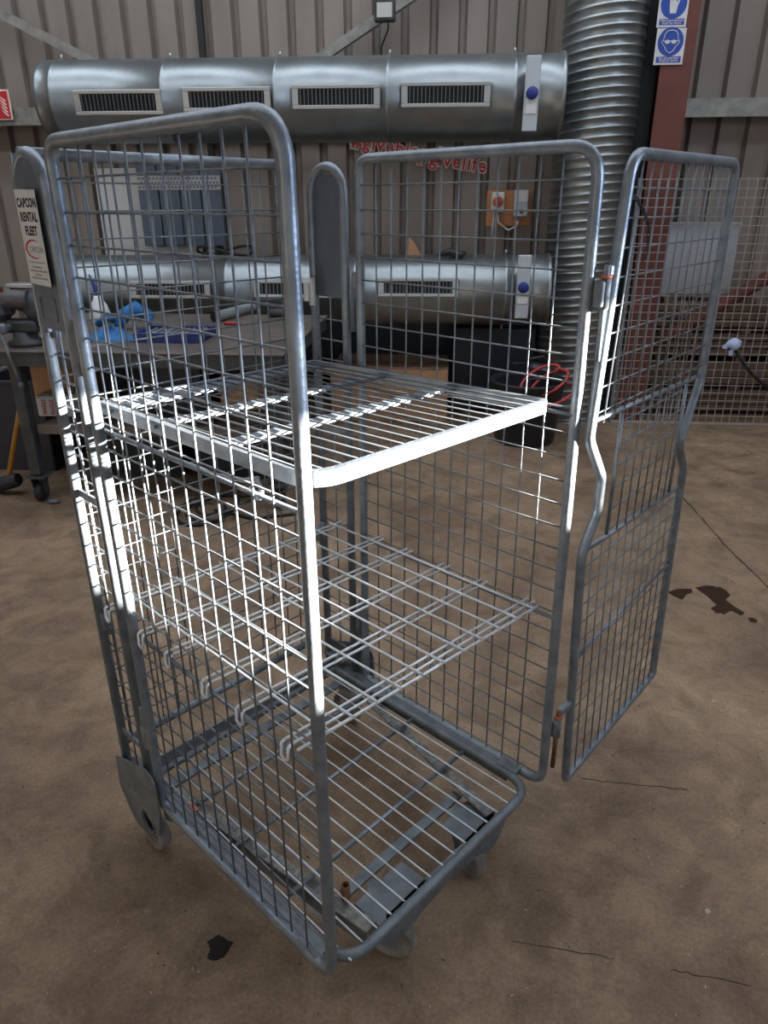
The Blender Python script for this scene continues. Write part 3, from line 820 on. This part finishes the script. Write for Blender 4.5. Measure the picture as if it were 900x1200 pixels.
# ---- boards on the wall at left
y = YW - .012
a, b = at(128, 307, y), at(238, 307, y); zt_ = at(150, 197, y).z
w = MB(); w.box(((a.x + b.x) / 2, y, (a.z + zt_) / 2), (b.x - a.x, .02, zt_ - a.z), 'board', None, .004)
for sx in (-1, 1): w.box(((a.x + b.x) / 2 + sx * (b.x - a.x) / 2, y - .006, (a.z + zt_) / 2), (.02, .03, zt_ - a.z), 'board')
tag(recenter(w.build('white_board')), 'plain off-white board on the wall behind the blue-grey slatted board', 'board')
y = YW - .075
a, b = at(170, 288, y), at(266, 288, y); zt_ = at(200, 190, y).z; wd = (b.x - a.x); h = zt_ - a.z
bl = empty('slatted_board', ((a.x + b.x) / 2, y, a.z)); tag(bl, 'blue-grey board of four upright slats with perforated strip, left wall', 'board')
for i in range(4):
    v = MB(); v.box((-wd / 2 + wd * (i + .5) / 4, 0, h / 2), (wd / 4 - .012, .03, h), 'strip', None, .004); v.build('slat', bl)
v = MB(); v.box((0, .03, h * .1), (wd, .02, .05), 'purlin'); v.box((0, .03, h * .9), (wd, .02, .05), 'purlin')
v.box((0, -.018, h * .76), (wd * .98, .004, .11), 'greyhard')
nx = 22
for i in range(nx):
    for j in range(3):
        v.box((-wd * .48 + wd * .96 * (i + .5 + .5 * (j % 2)) / (nx + .5), -.0215, h * .76 + (j - 1) * .034), (.017, .003, .017), 'strip', Matrix.Rotation(PI / 4, 3, 'Y'))
st = v.build('perforated_strip', bl); st['label'] = 'bright perforated metal strip'
for i in range(14):
    pass

# ---- dark things at the wall foot, centre
def carton(name, x0, x1, y0, y1, z0, z1, m, label, cat, rz=0, lid=None, extra=None):
    t = empty(name, ((x0 + x1) / 2, (y0 + y1) / 2, z0), rz); tag(t, label, cat)
    v = MB(); v.box((0, 0, (z1 - z0) / 2), (x1 - x0, y1 - y0, z1 - z0), m, None, .006)
    v.build('carton', t)
    v = MB(); hx, hy, h = (x1 - x0) / 2, (y1 - y0) / 2, z1 - z0
    for s in (-1, 1): v.box((0, s * (hy / 2 + .002), h + .004), (2 * hx - .004, hy - .006, .006), lid or m, Matrix.Rotation(s * .03, 3, 'X'))
    v.box((0, 0, h + .009), (2 * hx, .05, .001), 'card' if m != 'card' else 'card_dark')
    v.build('flaps', t)
    return t
a = at(388, 474, 5.75); b = at(524, 474, 5.75)
pz = at(450, 433, 5.75).z
carton('cardboard_box', a.x, b.x, 5.75, 6.35, 0, max(.28, pz), 'card', 'large brown cardboard box on the floor behind the cage, below the lower duct', 'box', 0, 'card_dark')
w = MB(); a, b = at(526, 450, 6.1), at(627, 450, 6.1); zt_ = at(580, 372, 6.1).z; wd = b.x - a.x
st = empty('storage_bin', ((a.x + b.x) / 2, 6.3, 0)); tag(st, 'big dark navy plastic bin between the cardboard box and spiral duct', 'bin')
w.box((0, 0, zt_ / 2 - .03), (wd, .42, zt_ - .06), 'navy', None, .03); w.build('body', st)
w = MB(); w.box((0, 0, zt_ - .03), (wd + .03, .45, .05), 'navy', None, .015); w.build('lid', st)

# ---- black tub with red hose
g = gnd(617, 526); tx, ty = g.x, g.y + .23
tb = empty('tub', (tx, ty, 0)); tag(tb, 'round black plastic tub on the floor left of the spiral duct', 'tub')
w = MB(); w.lathe([(0.001, .0), (.215, .0), (.225, .02), (.265, .44), (.285, .455), (.285, .47), (.262, .47), (.255, .44), (.215, .03), (0.001, .03)], 'blackp', (0, 0, 0), 32); w.build('body', tb)
for s in (PI * .55, PI * 1.55):
    w = MB(); c_, s_ = math.cos(s), math.sin(s)
    def Q(t, z): return V((.27 * c_ - t * s_, .27 * s_ + t * c_, z))
    w.tube([Q(-.06, .46), Q(-.06, .53), Q(.06, .53), Q(.06, .46)], .008, 'blackp', 8); w.build('handle', tb)
hs = MB(); pts = []
for i in range(70):
    t = i / 69; a_ = 2 * PI * 2.3 * t
    pts.append((tx + .05 + .15 * math.cos(a_) + .14 * t, ty - .16 + .08 * math.sin(a_), .50 + .10 * math.sin(a_ + .8) - .16 * t * t))
hs.tube(pts, .011, 'redhose', 8); tag(recenter(hs.build('hose')), 'coiled red rubber hose hanging over the black tub', 'hose')
w = MB(); w.box((tx + .06, ty + .02, .46), (.19, .14, .24), 'blackp', Matrix.Rotation(.25, 3, 'Y'), .03)
w.tube([(tx - .01, ty - .02, .57), (tx - .01, ty - .02, .62), (tx + .09, ty - .02, .64), (tx + .11, ty - .02, .60)], .01, 'blackp', 8)
w.box((tx + .06, ty + .02, .2), (.12, .1, .38), 'blackp', None, .02)
tag(recenter(w.build('tool_case')), 'dark tool case standing inside the black tub', 'case')

# ---- things on the lower duct
dz = at(520, 309, 5.72).z
t = empty('cardboard_scrap', (at(508, 306, 5.7).x, 5.70, dz)); tag(t, 'torn piece of cardboard with a raised flap on the lower duct', 'cardboard')
w = MB(); fr = ((-.14, 0, -.01), (1, 0, 0), (0, 0, 1), (0, 1, 0))
w.prism([(-.06, 0), (-.045, .2), (.0, .15), (.04, .08), (.14, .06), (.2, .0)], -.004, .004, 'card', fr); w.box((-.02, .06, .0), (.3, .16, .008), 'card'); w.build('torn_sheet', t)
w = MB(); pb = at(532, 301, 5.6); w.tube([(pb.x - .12, 5.62, pb.z + .012), (pb.x - .03, 5.62, pb.z + .035), (pb.x + .05, 5.62, pb.z + .01), (pb.x + .09, 5.62, pb.z + .03)], [.012, .028, .03, .008], 'blackp', 10)
tag(recenter(w.build('glove')), 'small black crumpled glove beside the torn cardboard on the duct', 'glove')
w = MB(); pb = at(262, 302, 5.6); pts = [(pb.x + .22 * math.cos(2 * PI * i / 26), 5.66 + .08 * math.sin(2 * PI * i / 26), pb.z + .05 + .03 * math.sin(2 * PI * i / 13)) for i in range(52)]
w.tube(pts, .011, 'cable', 7); tag(recenter(w.build('cable_coil')), 'black cable coil lying on the lower duct under the slatted board', 'cable')

# ================================================================== WORKBENCH
HB = .92; bx0, bx1, by0, by1 = -2.78, -.88, 3.80, 5.30
bn = empty('workbench', ((bx0 + bx1) / 2, (by0 + by1) / 2, 0)); tag(bn, 'long grimy steel workbench on castors behind the left of the cage', 'workbench')
ox, oy = (bx0 + bx1) / 2, (by0 + by1) / 2
w = MB(); w.box((0, 0, HB - .006), (bx1 - bx0, by1 - by0, .012), 'bench', None, .003); w.build('bench_top', bn)
w = MB()
for s in (-1, 1):
    w.box((0, s * ((by1 - by0) / 2 - .03), HB - .05), (bx1 - bx0 - .02, .05, .075), 'iron_dark'); w.box((s * ((bx1 - bx0) / 2 - .03), 0, HB - .05), (.05, by1 - by0 - .1, .075), 'iron_dark')
w.build('apron', bn)
w = MB(); w.box((.17, 0, .462), (bx1 - bx0 - .46, by1 - by0 - .10, .03), 'bench', None, .004); w.box((.17, -(by1 - by0) / 2 + .05, .455), (bx1 - bx0 - .46, .02, .055), 'bench'); w.build('lower_shelf', bn)
for lx in (-2.44 - ox, bx1 - .08 - ox):
    for ly in (by0 + .05 - oy, by1 - .06 - oy):
        w = MB(); w.box((lx, ly, (HB - .01 + .17) / 2), (.065, .065, HB - .02 - .17), 'iron_dark', None, .004); lg = w.build('leg', bn)
        w = MB(); w.box((lx, ly, .163), (.13, .13, .008), 'iron_dark', None, .002)
        for s in (-1, 1): w.prism([(-.045, .16), (.045, .16), (.02, .05), (-.02, .05)], -.002, .002, 'iron_dark', ((lx + s * .03, ly, 0), (0, 1, 0), (0, 0, 1), (1, 0, 0)))
        w.lathe([(.01, -.022), (.05, -.022), (.062, -.014), (.062, .014), (.05, .022), (.01, .022)], 'black_rubber', (lx, ly, .062), 22, 'x')
        w.build('castor', lg)

# vise
vx_, vy_ = at(28, 400, 3.95).x, 3.98
vs = empty('bench_vise', (vx_, vy_, HB)); tag(vs, 'worn blue-grey bench vise bolted to the left end of the workbench', 'vise')
w = MB(); w.lathe([(0.001, 0), (.10, 0), (.10, .025), (.07, .04), (.065, .08), (0.001, .08)], 'iron_dark', (0, 0, 0), 20)
w.tube([(.09, .02, .12), (.10, .02, .19), (.04, .02, .245), (-.05, .02, .25)], [.06, .07, .065, .05], 'iron_dark', 14)
w.box((.0, .0, .11), (.20, .12, .07), 'iron_dark', None, .015); w.build('body', vs)
w = MB(); w.tube(round_path([(.07, -.02, .255), (-.02, -.03, .26), (-.09, -.03, .235), (-.12, -.02, .15)], .05, 5), .052, 'viseblue', 14); w.box((-.1, -.02, .21), (.09, .16, .10), 'viseblue', None, .02); w.build('jaw', vs)
w = MB(); w.lathe([(.0, -.09), (.028, -.09), (.03, -.05), (.018, -.045), (.018, .0)], 'galv_dark', (-.035, -.09, .115), 14, 'y')
w.tube([(-.055, -.17, .15), (.03, -.19, -.19)], .0095, 'galv_dark', 8); w.lathe([(0.001, -.02), (.016, -.012), (.016, .012), (0.001, .02)], 'galv_dark', (.03, -.19, -.19), 10, 'z'); w.build('handle', vs)

# spray bottle
p = gnd(119, 379, HB)
sb = empty('spray_bottle', (p.x, p.y, HB)); tag(sb, 'white conical bottle with dark nozzle on the workbench', 'bottle')
w = MB(); w.lathe([(0.001, 0), (.062, 0), (.07, .01), (.07, .06), (.055, .12), (.03, .16), (.022, .185), (0.001, .185)], 'white_plastic', (0, 0, 0), 20); w.build('body', sb)
w = MB(); w.tube([(0, 0, .18), (0, 0, .215), (-.012, 0, .25), (-.035, 0, .32)], [.022, .018, .012, .006], 'blue_plastic', 10); w.build('nozzle', sb)
# strap pile (bright blue)
def ribbon(mb, pts, w_, th, m):
    for i in range(len(pts) - 1): mb.bar(pts[i], V(pts[i]).lerp(V(pts[i + 1]), 1.03), w_, th, m, (0, 0, 1), .0)
def cloth(name, cx, cy, rx, ry, h, m, label, cat, seed=1):
    random.seed(seed); mb = MB(); n, k = 20, 14
    vs_ = [[None] * n for _ in range(k)]
    for i in range(k):
        for j in range(n):
            a_ = 2 * PI * j / n; t = i / (k - 1)
            rr = t * (1 + .18 * math.sin(3 * a_ + seed) + .1 * math.sin(7 * a_ + 2 * seed))
            z = h * max(0, (1 - t ** 2.2)) * (.65 + .35 * math.sin(5 * a_ + 6 * t + seed) * math.cos(9 * t + seed)) + .002
            vs_[i][j] = len(mb.v); mb.v.append((rx * rr * math.cos(a_), ry * rr * math.sin(a_), z))
    for i in range(k - 1):
        for j in range(n): mb.face([vs_[i][j], vs_[i][(j + 1) % n], vs_[i + 1][(j + 1) % n], vs_[i + 1][j]], m, True)
    o = mb.build(name, None, (cx, cy, HB)); tag(o, label, cat); return o
p = gnd(132, 398, HB); cloth('strap_bundle', p.x, p.y, .16, .10, .085, 'cyan', 'bright blue crumpled strap heap on the workbench near its front edge', 'strap', 3)
w = MB(); p = gnd(152, 386, HB)
w.tube([(p.x - .05, p.y - .06, HB + .02), (p.x - .02, p.y - .02, HB + .09), (p.x + .05, p.y + .02, HB + .13), (p.x + .12, p.y + .05, HB + .08), (p.x + .13, p.y, HB + .03)], [.03, .045, .045, .035, .02], 'cyan', 8)
w.tube([(p.x - .2, p.y - .03, HB + .03), (p.x - .13, p.y - .02, HB + .08), (p.x - .05, p.y, HB + .06)], [.02, .03, .03], 'cyan', 8)
tag(recenter(w.build('cloth_roll')), 'twisted bright blue cloth between the blue heap and case', 'cloth')
p0, p1 = gnd(156, 402, HB), gnd(242, 399, HB)
cs = empty('tool_case', ((p0.x + p1.x) / 2, p0.y + .16, HB)); tag(cs, 'open royal blue tool case lying on the workbench', 'case')
hw = (p1.x - p0.x) / 2
w = MB(); w.box((0, 0, .006), (2 * hw, .30, .012), 'royal')
for s in (-1, 1): w.box((0, s * .145, .03), (2 * hw, .012, .055), 'royal', None, .003); w.box((s * (hw - .006), 0, .03), (.012, .30, .055), 'royal', None, .003)
w.build('tray', cs)
w = MB()
for i in range(9):
    xx = -hw + .05 + (2 * hw - .1) * i / 8
    w.rod((xx, -.12, .035), (xx + random.uniform(-.01, .01), .11, .04), random.uniform(.008, .014), 'greyhard', 8)
w.build('tool_set', cs)
w = MB(); p0, p1 = gnd(252, 378, HB), gnd(292, 368, HB); q0, q1 = V((p0.x, p0.y, HB + .036)), V((p1.x, p1.y + .1, HB + .036))
d_ = (q1 - q0); tb_ = MB(); n = 20
tb_.tube([q0, q1], .036, 'greyhard', 18, cap=False); tb_.tube([q0, q0 + d_ * .9], .031, 'black', 18, cap=True)
tag(recenter(tb_.build('pipe_offcut')), 'grey pipe offcut lying on the workbench, right of the blue case', 'pipe')
w = MB(); q = gnd(268, 381, HB); w.tube([(q.x - .03, q.y, HB + .012), (q.x + .02, q.y - .01, HB + .012), (q.x + .09, q.y, HB + .012)], [.01, .011, .006], 'redhose', 8); tag(recenter(w.build('marker_pen')), 'small red marker in front of the grey pipe offcut', 'pen')
w = MB(); q = gnd(325, 372, HB); w.tube([(q.x - .06, q.y, HB + .03), (q.x + .1, q.y + .05, HB + .03)], .03, 'iron_dark', 14); tag(recenter(w.build('steel_roller')), 'dark short steel cylinder at the right end of the workbench', 'cylinder')

# under the bench
sz = .482
def box_on(x0, x1, y0, dpt, z0, h, m, label, name='cardboard_box', lid=None): return carton(name, x0, x1, y0, y0 + dpt, z0, z0 + h, m, label, 'box', 0, lid)
pa, pb = at(47, 497, 4.02), at(80, 497, 4.02)
fb = box_on(pa.x, pb.x + .03, 4.02, .2, sz, .115, 'paper', 'small white box printed FRAGILE in red on the workbench lower shelf')
for i in range(2):
    w = MB(); L_ = .16
    fr = ((-.045 + i * .05, -.1012, .012), (0, 0, 1), (-1, 0, 0), (0, -1, 0))
    w.text('FRAGILE', .034, 'redlet', fr, .0004, 'LEFT', .66, .0012)
    ft = w.build('printed_text', fb); ft['label'] = 'red FRAGILE print'
pa, pb = at(40, 462, 4.35), at(86, 462, 4.35)
box_on(pa.x + .02, pb.x + .03, 4.32, .4, sz, .24, 'card', 'brown cardboard box behind the FRAGILE box on the lower shelf', lid='card')
def crate(x0, x1, y0, y1, z0, z1, m, label):
    t = empty('storage_crate', ((x0 + x1) / 2, (y0 + y1) / 2, z0)); tag(t, label, 'crate')
    X, Y_, h = x1 - x0, y1 - y0, z1 - z0
    v = MB(); v.box((0, 0, .01), (X - .03, Y_ - .03, .02), m)
    for s in (-1, 1): v.box((0, s * (Y_ / 2 - .012), h / 2), (X - .02, .012, h), m, None, .004); v.box((s * (X / 2 - .012), 0, h / 2), (.012, Y_ - .02, h), m, None, .004)
    v.build('body', t)
    v = MB()
    for s in (-1, 1): v.box((0, s * (Y_ / 2 - .006), h - .015), (X, .022, .03), m, None, .005); v.box((s * (X / 2 - .006), 0, h - .015), (.022, Y_, .03), m, None, .005)
    v.build('rim', t)
crate(-2.28, -1.72, 4.30, 4.95, 0, .40, 'blackp', 'black plastic crate on the floor under the workbench, left of two')
crate(-1.62, -1.02, 4.30, 4.95, 0, .42, 'blackp', 'black plastic crate on the floor under the workbench, right of two')
crate(-1.85, -1.47, 4.15, 4.75, sz, .80, 'navy', 'dark navy crate on the lower shelf, left of the brown cartons')
box_on(-1.40, -1.16, 4.25, .3, sz, .20, 'card', 'brown carton on the lower shelf at the right end')
crate(-3.35, -2.62, 4.35, 4.95, 0, .62, 'navy', 'dark blue crate on the floor at the left edge beyond the sledgehammer')
w = MB()
for i in range(14):
    x0 = -3.2 + .05 * random.uniform(0, 5); w.bar((x0, 4.45, .64 + .02 * (i % 5)), (min(-2.66, x0 + random.uniform(.1, .3)), 4.85, .69 + .02 * (i % 4)), .04, .012, 'greyhard')
sp = recenter(w.build('scrap_metal_pile')); sp['kind'] = 'stuff'; tag(sp, 'heap of bright metal scrap on the dark blue crate at left edge', 'scrap')

# sledgehammer
g = gnd(8, 577)
sl = empty('sledgehammer', (g.x, g.y, 0)); tag(sl, 'sledgehammer with yellow handle standing head down at the left edge', 'hammer')
w = MB(); a_, b_ = at(-6, 574, g.y - .02), at(22, 561, g.y - .02); a_.z = max(a_.z, .045); b_.z = max(b_.z, .05)
w.tube([a_ - sl.location, a_.lerp(b_, .12) - sl.location, a_.lerp(b_, .88) - sl.location, b_ - sl.location], [.038, .047, .047, .038], 'black_rubber', 8); w.build('head', sl)
w = MB(); hb_, ht_ = at(10, 560, g.y - .02), at(21, 492, g.y + .05); w.tube([hb_ - sl.location, ht_ - sl.location, (ht_ + (ht_ - hb_) * .3) - sl.location], [.017, .015, .017], 'wood', 10); w.build('handle', sl)
w = MB(); g = gnd(64, 590); w.tube([(g.x - .03, g.y - .01, .014), (g.x + .03, g.y + .01, .014)], .014, 'galv_dark', 8); tag(recenter(w.build('steel_plug')), 'small steel plug on the floor right of the workbench castor', 'plug')
w = MB()
for q in range(3):
    g = gnd(236 + 14 * q, 604 - 3 * q)
    w.tube([(g.x + .14 * math.cos(2 * PI * i / 22) * (1 + .1 * q), g.y + .16 * math.sin(2 * PI * i / 22), .012 + .008 * q + .05 * max(0, math.sin(2 * PI * i / 22 + q))) for i in range(22)], .009, 'cable', 6, True)
g = gnd(262, 600); w.tube([(g.x - .05, g.y, .01), (g.x + .2, g.y - .1, .01), (g.x + .42, g.y - .02, .01), (g.x + .5, g.y + .1, .01)], .009, 'cable', 6)
tag(recenter(w.build('cable_coil')), 'tangled black cable on the floor in front of the workbench', 'cable')

# red beam at left behind the vise
w = MB(); a_, b_ = at(-40, 343, 5.3), at(62, 343, 5.3); w.box(((a_.x + b_.x) / 2, 5.3, a_.z), (b_.x - a_.x, .08, .085), 'redsteel'); w.box((at(-2, 343, 5.3).x - .02, 5.32, a_.z / 2 - .03), (.09, .09, a_.z - .05), 'redsteel')
w.box((at(10, 343, 5.25).x, 5.25, a_.z), (.05, .03, .13), 'purlin'); w.box((at(34, 328, 5.3).x, 5.3, a_.z + .058), (.3, .14, .03), 'greyhard', None, .004)
tag(recenter(w.build('steel_rack')), 'red steel rack beam behind the vise at the left edge', 'rack')

# ================================================================== RIGHT BACKGROUND
# mesh fence
yF = 5.86
a_ = at(718, 300, yF).x + .14; b_ = 4.0 - .3; zt_ = at(880, 208, yF).z
fe = empty('mesh_fence', ((a_ + b_) / 2, yF, 0)); tag(fe, 'fine welded mesh fence panel standing at the right behind the gate', 'fence')
w = MB(); nW = int((b_ - a_) / .062)
for i in range(nW + 1): w.box((-(b_ - a_) / 2 + (b_ - a_) * i / nW, 0, zt_ / 2 + .01), (.005, .005, zt_ - .02), 'fence_wire')
nH = int(zt_ / .062)
for i in range(nH + 1): w.box((0, -.005, .012 + (zt_ - .02) * i / nH), (b_ - a_, .005, .005 if i else .02), 'fence_wire')
w.build('wire_mesh', fe)
for s in (-1, 1):
    w = MB(); w.box((s * (b_ - a_) / 2, .02, zt_ / 2), (.035, .035, zt_), 'galv_dark'); w.build('post', fe)
# timber slats stack behind fence
g0, g1 = at(742, 480, 6.3).x, 3.9
tp = empty('timber_stack', ((g0 + g1) / 2, 6.35, 0)); tag(tp, 'stack of brown timber slats behind the mesh fence', 'timber')
zz = .03; w = MB(); i = 0
while zz < .93:
    w.box((random.uniform(-.01, .01), 0, zz + .028), (g1 - g0, .34, .055), 'slat', None, .004)
    zz += .062
    if i % 3 == 2:
        for x_ in (-.44, -.15, .15, .44): w.box((x_ * (g1 - g0), .0, zz + .02), (.08, .3, .045), 'slat')
        zz += .048
    i += 1
w.build('boards', tp)
ttop = zz
w = MB(); a0, a1 = at(752, 330, 6.3).x, at(862, 330, 6.3).x; z0_, z1_ = ttop, at(800, 262, 6.4).z
w.box(((a0 + a1) / 2, 6.42, (z0_ + z1_) / 2), (a1 - a0, .02, z1_ - z0_), 'greyhard', Matrix.Rotation(-.06, 3, 'X'), .003)
w.box(((a0 + a1) / 2, 6.40, z1_ + .0), (a1 - a0, .05, .02), 'greyhard', None, .003)
tag(recenter(w.build('metal_sheet')), 'grey metal sheet leaning on the wall above the timber stack', 'sheet')
w = MB(); pa, pb = at(985, 276, 6.02), at(726, 426, 6.02); w.tube([pa, pb], .052, 'redsteel', 14); w.box(pb, (.12, .08, .2), 'redsteel')
tag(recenter(w.build('brace_pipe')), 'red brown diagonal steel pipe behind the mesh fence, ending at the column', 'pipe')
p = at(858, 406, 5.8)
pg = empty('cable_plug', p); tag(pg, 'pale blue plug on a black cable hooked on the mesh fence at right', 'plug')
w = MB(); w.tube([(-.05, 0, 0), (-.02, 0, .02), (.0, 0, .022), (.03, 0, .006), (.045, 0, -.01)], [.016, .030, .046, .05, .03], 'plugblue', 9); w.box((-.055, 0, -.004), (.03, .03, .03), 'plugblue', None, .005); w.box((-.005, -.01, -.05), (.03, .03, .04), 'plugblue', None, .006); w.build('plug_head', pg)
w = MB(); w.tube([(.03, 0, -.03), (.1, 0, -.12), (.2, 0.02, -.22), (.34, .02, -.33), (.5, .02, -.52), (.6, .02, -1.1 if p.z > 1.2 else .02 - p.z)], .012, 'cable', 8); w.build('cable', pg)

# ================================================================== FLOOR MARKS
def blot(name, pts, m, label, cat):
    G_ = [gnd(*q) for q in pts]; c = sum(G_, V((0, 0, 0))) / len(G_)
    # jagged edge
    P = []
    for i in range(len(G_)):
        a, b = G_[i], G_[(i + 1) % len(G_)]
        for k in range(3):
            q = a.lerp(b, k / 3); s = 1 + random.uniform(-.06, .06); P.append(c + (q - c) * s)
    w = MB(); k = len(w.v)
    for q in P: w.v.append((q.x, q.y, .0015))
    for q in P: w.v.append((q.x, q.y, .0002))
    N = len(P); w.v.append((c.x, c.y, .0018))
    for i in range(N): w.face([i, (i + 1) % N, 2 * N], m); w.face([i + N, (i + 1) % N + N, (i + 1) % N, i], m)
    tag(recenter(w.build(name)), label, cat)
blot('oil_stain', [(243, 1104), (250, 1100), (257, 1095), (264, 1101), (274, 1105), (268, 1113), (263, 1122), (252, 1126), (243, 1123), (246, 1113)], 'oil', 'small black oil spot on the floor in front of the cage', 'stain')
blot('oil_stain', [(814, 688), (835, 686), (848, 690), (856, 698), (850, 703), (862, 712), (872, 718), (870, 722), (858, 716), (848, 720), (838, 718), (833, 713), (840, 709), (826, 697)], 'oilb', 'large dark brown wet patch on the floor right of the gate', 'stain')
blot('oil_stain', [(782, 694), (795, 690), (810, 690), (812, 694), (804, 697), (800, 703), (790, 699)], 'oilb', 'dark wet patch on the floor, smaller one nearest the gate', 'stain')
blot('oil_stain', [(876, 724), (882, 724), (888, 727), (886, 730), (879, 729)], 'oilb', 'tiny dark wet drop right of the large brown patch', 'stain')
def crackline(pts, wd, label):
    G_ = [gnd(*q) for q in pts]; out = []
    for i in range(len(G_) - 1):
        for k in range(5): q = G_[i].lerp(G_[i + 1], k / 5); out.append(q + V((random.uniform(-.003, .003), random.uniform(-.003, .003), 0)))
    out.append(G_[-1]); w = MB()
    for i in range(len(out) - 1): w.bar(out[i] + V((0, 0, .0006)), out[i + 1] + V((0, 0, .0006)), wd * random.uniform(.5, 1.3), .0012, 'crack')
    tag(recenter(w.build('floor_crack')), label, 'crack')
crackline([(800, 583), (822, 607), (855, 645), (900, 688), (960, 745)], .009, 'thin dark joint line running across the floor right of the gate')
crackline([(682, 913), (720, 917), (765, 921), (806, 926)], .003, 'fine crack in the floor just below the gate corner')
crackline([(600, 1103), (680, 1116), (720, 1124)], .0015, 'faint crack in the floor near the bottom edge, nearest the cage castor')
crackline([(785, 1136), (820, 1143), (880, 1156)], .002, 'fine crack in the floor near the bottom right corner')
random.seed(11)
def flake(px, py, s, label, name):
    g = gnd(px, py); w = MB(); n = 7
    P = [(s * random.uniform(.5, 1.1) * math.cos(2 * PI * i / n), s * .6 * random.uniform(.5, 1.1) * math.sin(2 * PI * i / n)) for i in range(n)]
    k = 0
    for (x_, y_) in P: w.v.append((x_, y_, .001))
    for (x_, y_) in P: w.v.append((x_ * .8, y_ * .8, s * random.uniform(.15, .4)))
    for i in range(n): w.face([i, (i + 1) % n, (i + 1) % n + n, i + n], 'leafm')
    w.face(list(range(n, 2 * n)), 'leafm')
    tag(w.build(name, None, (g.x, g.y, 0), (0, 0, .8)), label, 'debris')
flake(829, 1069, .016, 'curled pale scrap on the floor near the bottom right corner', 'debris_scrap')
flake(836, 822, .016, 'pale stone chip on the floor right of the gate', 'stone_chip')
w = MB()
for i in range(520):
    px, py = random.uniform(0, 900), random.uniform(560, 1195); g = gnd(px, py); s = random.uniform(.0008, .0030)
    a_ = random.uniform(0, PI); w.box((g.x, g.y, s * .3), (s * random.uniform(1, 3), s, s * .6), 'leafm' if random.random() < .6 else 'crack', Matrix.Rotation(a_, 3, 'Z'))
gr = w.build('floor_grit'); gr['kind'] = 'stuff'; tag(gr, 'scattered pale and dark grit over the workshop floor', 'grit')

GROUPS = {'oil_stain': 'dark wet marks on the workshop floor', 'storage_crate': 'plastic crates under and beside the workbench', 'cardboard_box': 'cardboard boxes around the workbench',
          'extraction_duct': 'horizontal extraction ducts', 'safety_sign': 'blue safety signs on the red column', 'wind_brace': 'diagonal braces on the rear wall', 'wall_lettering': 'hashtag lettering on the rear wall', 'floor_crack': 'cracks in the workshop floor', 'cable_coil': 'black cable coils'}
for o in list(COL.objects):
    if o.parent is None and o.name.split('.')[0] in GROUPS: o['group'] = GROUPS[o.name.split('.')[0]]

# ================================================================== LIGHT
sun = bpy.data.lights.new('low_sun', 'SUN'); sun.energy = 120; sun.angle = math.radians(.6); sun.color = (1, .97, .93)
so = bpy.data.objects.new('low_sun', sun); COL.objects.link(so)
dv = V((-1.199, .106, -.2)).normalized()
so.rotation_euler = dv.to_track_quat('-Z', 'Y').to_euler(); so.location = (8, 0, 4)
wd_ = bpy.data.worlds.new('overcast'); SC.world = wd_; wd_.use_nodes = True
bg = wd_.node_tree.nodes['Background']; bg.inputs[0].default_value = (.90, .95, 1, 1); bg.inputs[1].default_value = .62

# ================================================================== CAMERA
cd = bpy.data.cameras.new('camera'); cam = bpy.data.objects.new('camera', cd); COL.objects.link(cam)
cd.sensor_fit = 'VERTICAL'; cd.sensor_height = 36; cd.lens = FPX / 1200 * 36; cd.clip_start = .02
Rm = Matrix((RR, UU, -FF)).transposed().to_4x4()
cam.matrix_world = Matrix.Translation((0, 0, CAMZ)) @ Rm
SC.camera = cam
SC.view_settings.view_transform = 'Standard'; SC.view_settings.look = 'None'; SC.view_settings.gamma = 1; SC.view_settings.use_curve_mapping = False
SC.view_settings.exposure = 0.0
